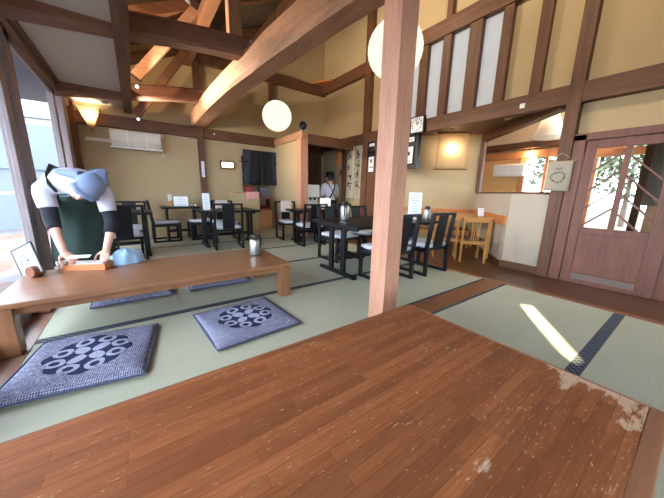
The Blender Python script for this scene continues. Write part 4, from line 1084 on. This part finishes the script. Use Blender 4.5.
# ---- person wiping the low table
px, py = -.46, 3.60
P1 = thing('person', 'person in white shirt, green apron and grey headscarf bending over the low table', 'person', (px,py,0))
T = Matrix.Translation((-px,-py,0))
SP = [((-.47,3.56,.74),.165,.125),((-.47,3.55,.84),.172,.128),((-.46,3.49,.93),.152,.115),((-.45,3.39,1.00),.165,.118),((-.43,3.27,1.035),.185,.115),((-.415,3.18,1.02),.165,.095),((-.40,3.12,1.0),.08,.075)]
HEAD = Vector((-.325,3.0,.985)); SL, EL, HL = (-.60,3.19,.97), (-.585,3.15,.73), (-.525,3.0,.475)
SRt, ER, HR = (-.235,3.15,.965), (-.20,3.10,.70), (-.255,2.985,.468)
m = MB(); spine(m, SP)
m.tube([(-.40,3.14,1.005),(-.375,3.08,1.0),HEAD+Vector((0,.04,.0))], [.062,.055,.06], 14)
fd = Vector((-.42,-.55,-.72)).normalized(); hup = Vector((.62,-.62,.35)); hup = (hup-fd*hup.dot(fd)).normalized(); hs = fd.cross(hup).normalized()
HM = Matrix((hs, fd, hup)).transposed()     # local x side, y forward (face), z crown
m.ball(HEAD, (.074,.092,.108), 20, 14, HM)
m.ball(HEAD+HM@Vector((0,.03,-.06)), (.052,.06,.055), 16, 10, HM)                     # jaw
m.tube([HEAD+HM@Vector((0,.088,.012)), HEAD+HM@Vector((0,.108,-.018)), HEAD+HM@Vector((0,.092,-.03))], [.009,.014,.010], 8)
for s in (-1, 1): m.ball(HEAD+HM@Vector((s*.076,-.005,-.005)), (.012,.02,.032), 10, 8, HM)
limb(m, [SL, EL, HL], [.052,.042,.027]); limb(m, [SRt, ER, HR], [.052,.042,.027])
hand(m, HL, (.42,-.55,-.35), (.25,-.1,-1), -1, .9, .95); hand(m, HR, (-.08,-.8,-.36), (.0,.3,-1), -1, .35, .95)
for s, fx in ((-1,-.56),(1,-.38)):
    limb(m, [(-.47+s*.085,3.56,.76), (-.47+s*.09,3.53,.42), (fx,3.58,.07)], [.088,.06,.042])
    m.tube([(fx,3.61,.045),(fx,3.55,.04),(fx,3.44,.025)], [.042,.044,.03], 10, .8)
m.xf(T); m.build('body', 'skin', P1, remesh=.0065)
# face details
f = MB()
for s in (-1, 1): f.ball(HEAD+HM@Vector((s*.031,.083,.012)), (.013,.008,.007), 10, 8, HM)
f.xf(T).build('eyes', 'hair', P1)
MB().tube([HEAD+HM@Vector((-.022,.083,-.062)), HEAD+HM@Vector((0,.092,-.06)), HEAD+HM@Vector((.022,.083,-.062))], .005, 8).xf(T).build('mouth', plain('lips', srgb(176,104,96), .5), P1)
# shirt
m = MB(); spine(m, [(c, rx+.012, ry+.012) for c, rx, ry in SP[1:6]]+[((-.395,3.12,1.0),.10,.09),((-.375,3.08,.99),.068,.068)])
limb(m, [Vector(SL)+Vector((.09,0,.03)), SL, Vector(SL).lerp(Vector(EL),.62)], [.07,.075,.066]); limb(m, [Vector(SRt)+Vector((-.09,0,.03)), SRt, Vector(SRt).lerp(Vector(ER),.68)], [.07,.073,.062])
m.xf(T).build('shirt', 'shirt', P1, remesh=.009)
m = MB(); limb(m, [Vector(SL).lerp(Vector(EL),.5), EL, Vector(EL).lerp(Vector(HL),.3)], [.055,.054,.046]); m.xf(T).build('arm_cover', 'black_cloth', P1, smooth=True)
m = MB(); limb(m, [Vector(SRt).lerp(Vector(ER),.55), ER, Vector(ER).lerp(Vector(HR),.42)], [.055,.052,.043]); m.xf(T).build('arm_cover', 'black_cloth', P1, smooth=True)
# headscarf: cap with knotted tails
m = MB(); m.ball(HEAD+HM@Vector((0,-.018,.04)), (.098,.112,.10), 22, 14, HM)
m.tube([HEAD+HM@Vector((-.092,.04,.03)), HEAD+HM@Vector((-.055,.085,.05)), HEAD+HM@Vector((0,.098,.056)), HEAD+HM@Vector((.055,.085,.05)), HEAD+HM@Vector((.092,.04,.03))], .022, 10)
m.tube([HEAD+Vector((.05,.0,.09)), HEAD+Vector((.10,.02,.125)), HEAD+Vector((.15,.03,.15))], [.05,.04,.018], 10)
m.tube([HEAD+Vector((.13,-.02,.03)), HEAD+Vector((.115,0,.09)), HEAD+Vector((.14,.02,.14))], [.03,.035,.015], 10)
m.tube([HEAD+Vector((-.02,.03,.10)), HEAD+Vector((-.10,.08,.115)), HEAD+Vector((-.18,.13,.13))], [.045,.03,.02], 10)
m.xf(T).build('headscarf', 'scarf', P1, remesh=.008)
m = MB(); m.ball(HEAD+HM@Vector((0,-.03,.0)), (.083,.088,.09), 18, 12, HM); m.xf(T).build('hair', 'hair', P1)
# trousers
m = MB(); spine(m, [((-.47,3.56,.70),.175,.135),((-.47,3.56,.80),.18,.137),((-.465,3.53,.88),.172,.132)])
for s, fx in ((-1,-.56),(1,-.38)): limb(m, [(-.47+s*.085,3.56,.76), (-.47+s*.09,3.53,.42), (fx,3.58,.10)], [.1,.075,.062])
m.xf(T).build('trousers', 'denim', P1, remesh=.010)
# shoes
for fx in (-.56,-.38): MB().tube([(fx,3.63,.045),(fx,3.55,.045),(fx,3.47,.035),(fx,3.43,.03)], [.046,.05,.046,.03], 10, .85).xf(T).build('sock', 'black_cloth', P1, smooth=True)
# apron: front shell from chest to below the knees, hanging free
m = MB(); cols = 15
path = [((-.425,3.09,.955),.125),((-.43,3.12,.90),.16),((-.44,3.20,.84),.185),((-.45,3.30,.76),.20),((-.455,3.34,.66),.21),((-.46,3.345,.52),.22),((-.46,3.35,.38),.23),((-.46,3.36,.26),.235)]
g = []
for j, (c, wd) in enumerate(path):
    row = []
    for i in range(cols):
        u = -1+2*i/(cols-1); row.append(m.bm.verts.new((c[0]+u*wd, c[1]+.13*abs(u)**2.2+.008*math.sin(9*u+j), c[2]+(.05*abs(u)**2 if j < 2 else 0))))
    g.append(row)
for j in range(len(g)-1):
    for i in range(cols-1): m._f([g[j][i], g[j][i+1], g[j+1][i+1], g[j+1][i]])
thick(m.xf(T).build('apron', 'apron', P1, smooth=True), .006)
m = MB(); m.tube([(-.515,3.085,.955),(-.55,3.10,1.01),(-.565,3.17,1.085),(-.55,3.27,1.165),(-.52,3.38,1.145)], [.02]*5, 8, .4); m.xf(T).build('apron_strap', 'apron', P1, smooth=True)
m = MB(); m.tube([(-.325,3.08,.955),(-.285,3.10,1.01),(-.27,3.17,1.085),(-.29,3.27,1.155),(-.33,3.38,1.14)], [.02]*5, 8, .4); m.xf(T).build('apron_strap', 'apron', P1, smooth=True)
MB().box(-.50,-.455,3.076,3.08,.915,.922).box(-.452,-.44,3.074,3.08,.918,.934).xf(T).build('apron_emblem', 'ink', P1)
# folded paper in the hand
o = MB().hexa([(-.07,-.03,0),(.08,-.02,.0),(.08,.03,.012),(-.07,.03,.012),(-.07,-.03,.004),(.08,-.02,.004),(.08,.03,.016),(-.07,.03,.016)]).xf(Matrix.Translation((-.43,2.90,.437))@Matrix.Rotation(-.3,4,'Z'))
tag(o.build('folded_paper', 'paper', bevel=.002), 'folded white paper held in the bending person\'s hand above the tray', 'paper')

# ---- person in the kitchen, seen from behind
qx, qy = 4.07, 5.75
P2 = thing('person', 'person seen from behind in the kitchen, white shirt with crossed black straps', 'person', (qx,qy,KZ), math.radians(-4))
B2 = [((0,0,.82),.15,.11),((0,0,.93),.155,.115),((0,0,1.06),.135,.10),((0,.01,1.2),.16,.115),((0,.02,1.33),.18,.105),((0,.02,1.385),.12,.08),((0,.025,1.42),.06,.06)]
m = MB(); spine(m, B2); m.tube([(0,.025,1.40),(0,.03,1.47)], [.052,.05], 12); H2 = Vector((0,.05,1.55))
m.ball(H2, (.075,.093,.112), 18, 12); m.ball(H2+Vector((0,.04,-.06)), (.05,.055,.05), 14, 8); m.tube([H2+Vector((0,.092,.01)), H2+Vector((0,.112,-.02))], [.008,.013], 8)
for s in (-1, 1):
    limb(m, [(s*.185,.02,1.34), (s*.235,.06,1.09), (s*.17,.28,1.03)], [.05,.042,.027])
    hand(m, (s*.17,.28,1.03), (-s*.25,1,-.1), (0,0,-1), -s, .6, .95)
    limb(m, [(s*.08,0,.84), (s*.085,.02,.46), (s*.085,-.02,.08)], [.088,.06,.042]); m.tube([(s*.085,-.05,.045),(s*.085,.02,.04),(s*.09,.13,.028)], [.042,.044,.03], 10, .8)
    m.ball(H2+Vector((s*.077,0,-.005)), (.012,.02,.03), 8, 6)
m.build('body', 'skin', P2, remesh=.008)
m = MB(); spine(m, [(c, rx+.014, ry+.014) for c, rx, ry in B2[1:6]])
for s in (-1, 1): limb(m, [(s*.1,.02,1.35), (s*.187,.02,1.33), (s*.232,.055,1.10)], [.065,.07,.058])
m.build('shirt', 'shirt', P2, remesh=.010)
m = MB()
for s in (-1, 1): m.tube([(s*.11,.09,1.41),(s*.10,-.05,1.41),(s*.06,-.103,1.31),(0,-.122,1.20),(-s*.07,-.122,1.08),(-s*.12,-.09,.97)], [.017]*6, 8, .45)
m.build('apron_straps', 'black_cloth', P2, smooth=True)
m = MB(); spine(m, [((0,0,.45),.19,.15),((0,0,.7),.185,.145),((0,0,.92),.172,.132),((0,0,1.0),.162,.125)]); m.build('apron_skirt', 'black_cloth', P2, smooth=True)
MB().lathe([(0,1.70),(.085,1.695),(.105,1.665),(.10,1.60),(.096,1.575),(0,1.575)], (0,.045,0), 24, 1, 1.1).lathe([(0,1.575),(.13,1.57),(.135,1.58),(0,1.592)], (0,.06,0), 24).build('hat', 'black_cloth', P2, smooth=True)
m = MB().ball(H2+Vector((0,-.022,.0)), (.08,.082,.095), 16, 10); m.build('hair', 'hair', P2)
m = MB()
for s in (-1, 1): limb(m, [(s*.08,0,.84), (s*.085,.02,.46), (s*.085,-.02,.09)], [.1,.076,.062])
spine(m, [((0,0,.78),.17,.13),((0,0,.9),.165,.127)]); m.build('trousers', 'denim', P2, remesh=.012)
for s in (-1, 1): MB().tube([(s*.085,-.06,.045),(s*.085,.02,.045),(s*.09,.15,.03)], [.048,.05,.03], 10, .85).build('shoe', 'black', P2, smooth=True)

# ================================================================== light
wd = bpy.data.worlds.new('sky'); S.world = wd; wd.use_nodes = True
bg = wd.node_tree.nodes['Background']; bg.inputs[0].default_value = (.74, .86, 1.0, 1); bg.inputs[1].default_value = 4.0
sl = bpy.data.lights.new('sun', 'SUN'); sl.energy = 6; sl.angle = math.radians(.3); sl.color = (1, .86, .52)
so = bpy.data.objects.new('sun', sl); COL.objects.link(so)
so.rotation_euler = Vector((sx_, sy_, sz_)).to_track_quat('Z', 'Y').to_euler()
lamp('strut_spot', 'SPOT', (.2,4.78,2.33), 90, (1,.84,.64), .03, Vector((-1,.35,-.4)).to_track_quat('Z','Y').to_euler(), 2.2)
lamp('far_strut_spot', 'SPOT', (.2,5.78,2.1), 30, (1,.84,.64), .03, Vector((-.9,.3,-.5)).to_track_quat('Z','Y').to_euler(), 2.2)
for ly in (1.0, 3.6): lamp('added_wall_spot', 'SPOT', (2.62,ly+.007,3.97), 34, (1,.86,.66), .04, Vector((-1,-.1,.55)).to_track_quat('Z','Y').to_euler(), 2.6)  # added light for the upper right wall, from the unseen purlin lamps
lamp('loft_lamp', 'POINT', (-.45,4.3,2.85), 26, (1,.72,.46), .05)
S.view_settings.view_transform = 'Standard'; S.view_settings.look = 'None'; S.view_settings.gamma = 1; S.view_settings.use_curve_mapping = False
S.view_settings.exposure = 1.95
S.cycles.use_denoising = True; S.cycles.max_bounces = 10; S.cycles.diffuse_bounces = 6; S.cycles.transparent_max_bounces = 12
S.cycles.sample_clamp_indirect = 8; S.cycles.caustics_reflective = False; S.cycles.caustics_refractive = False
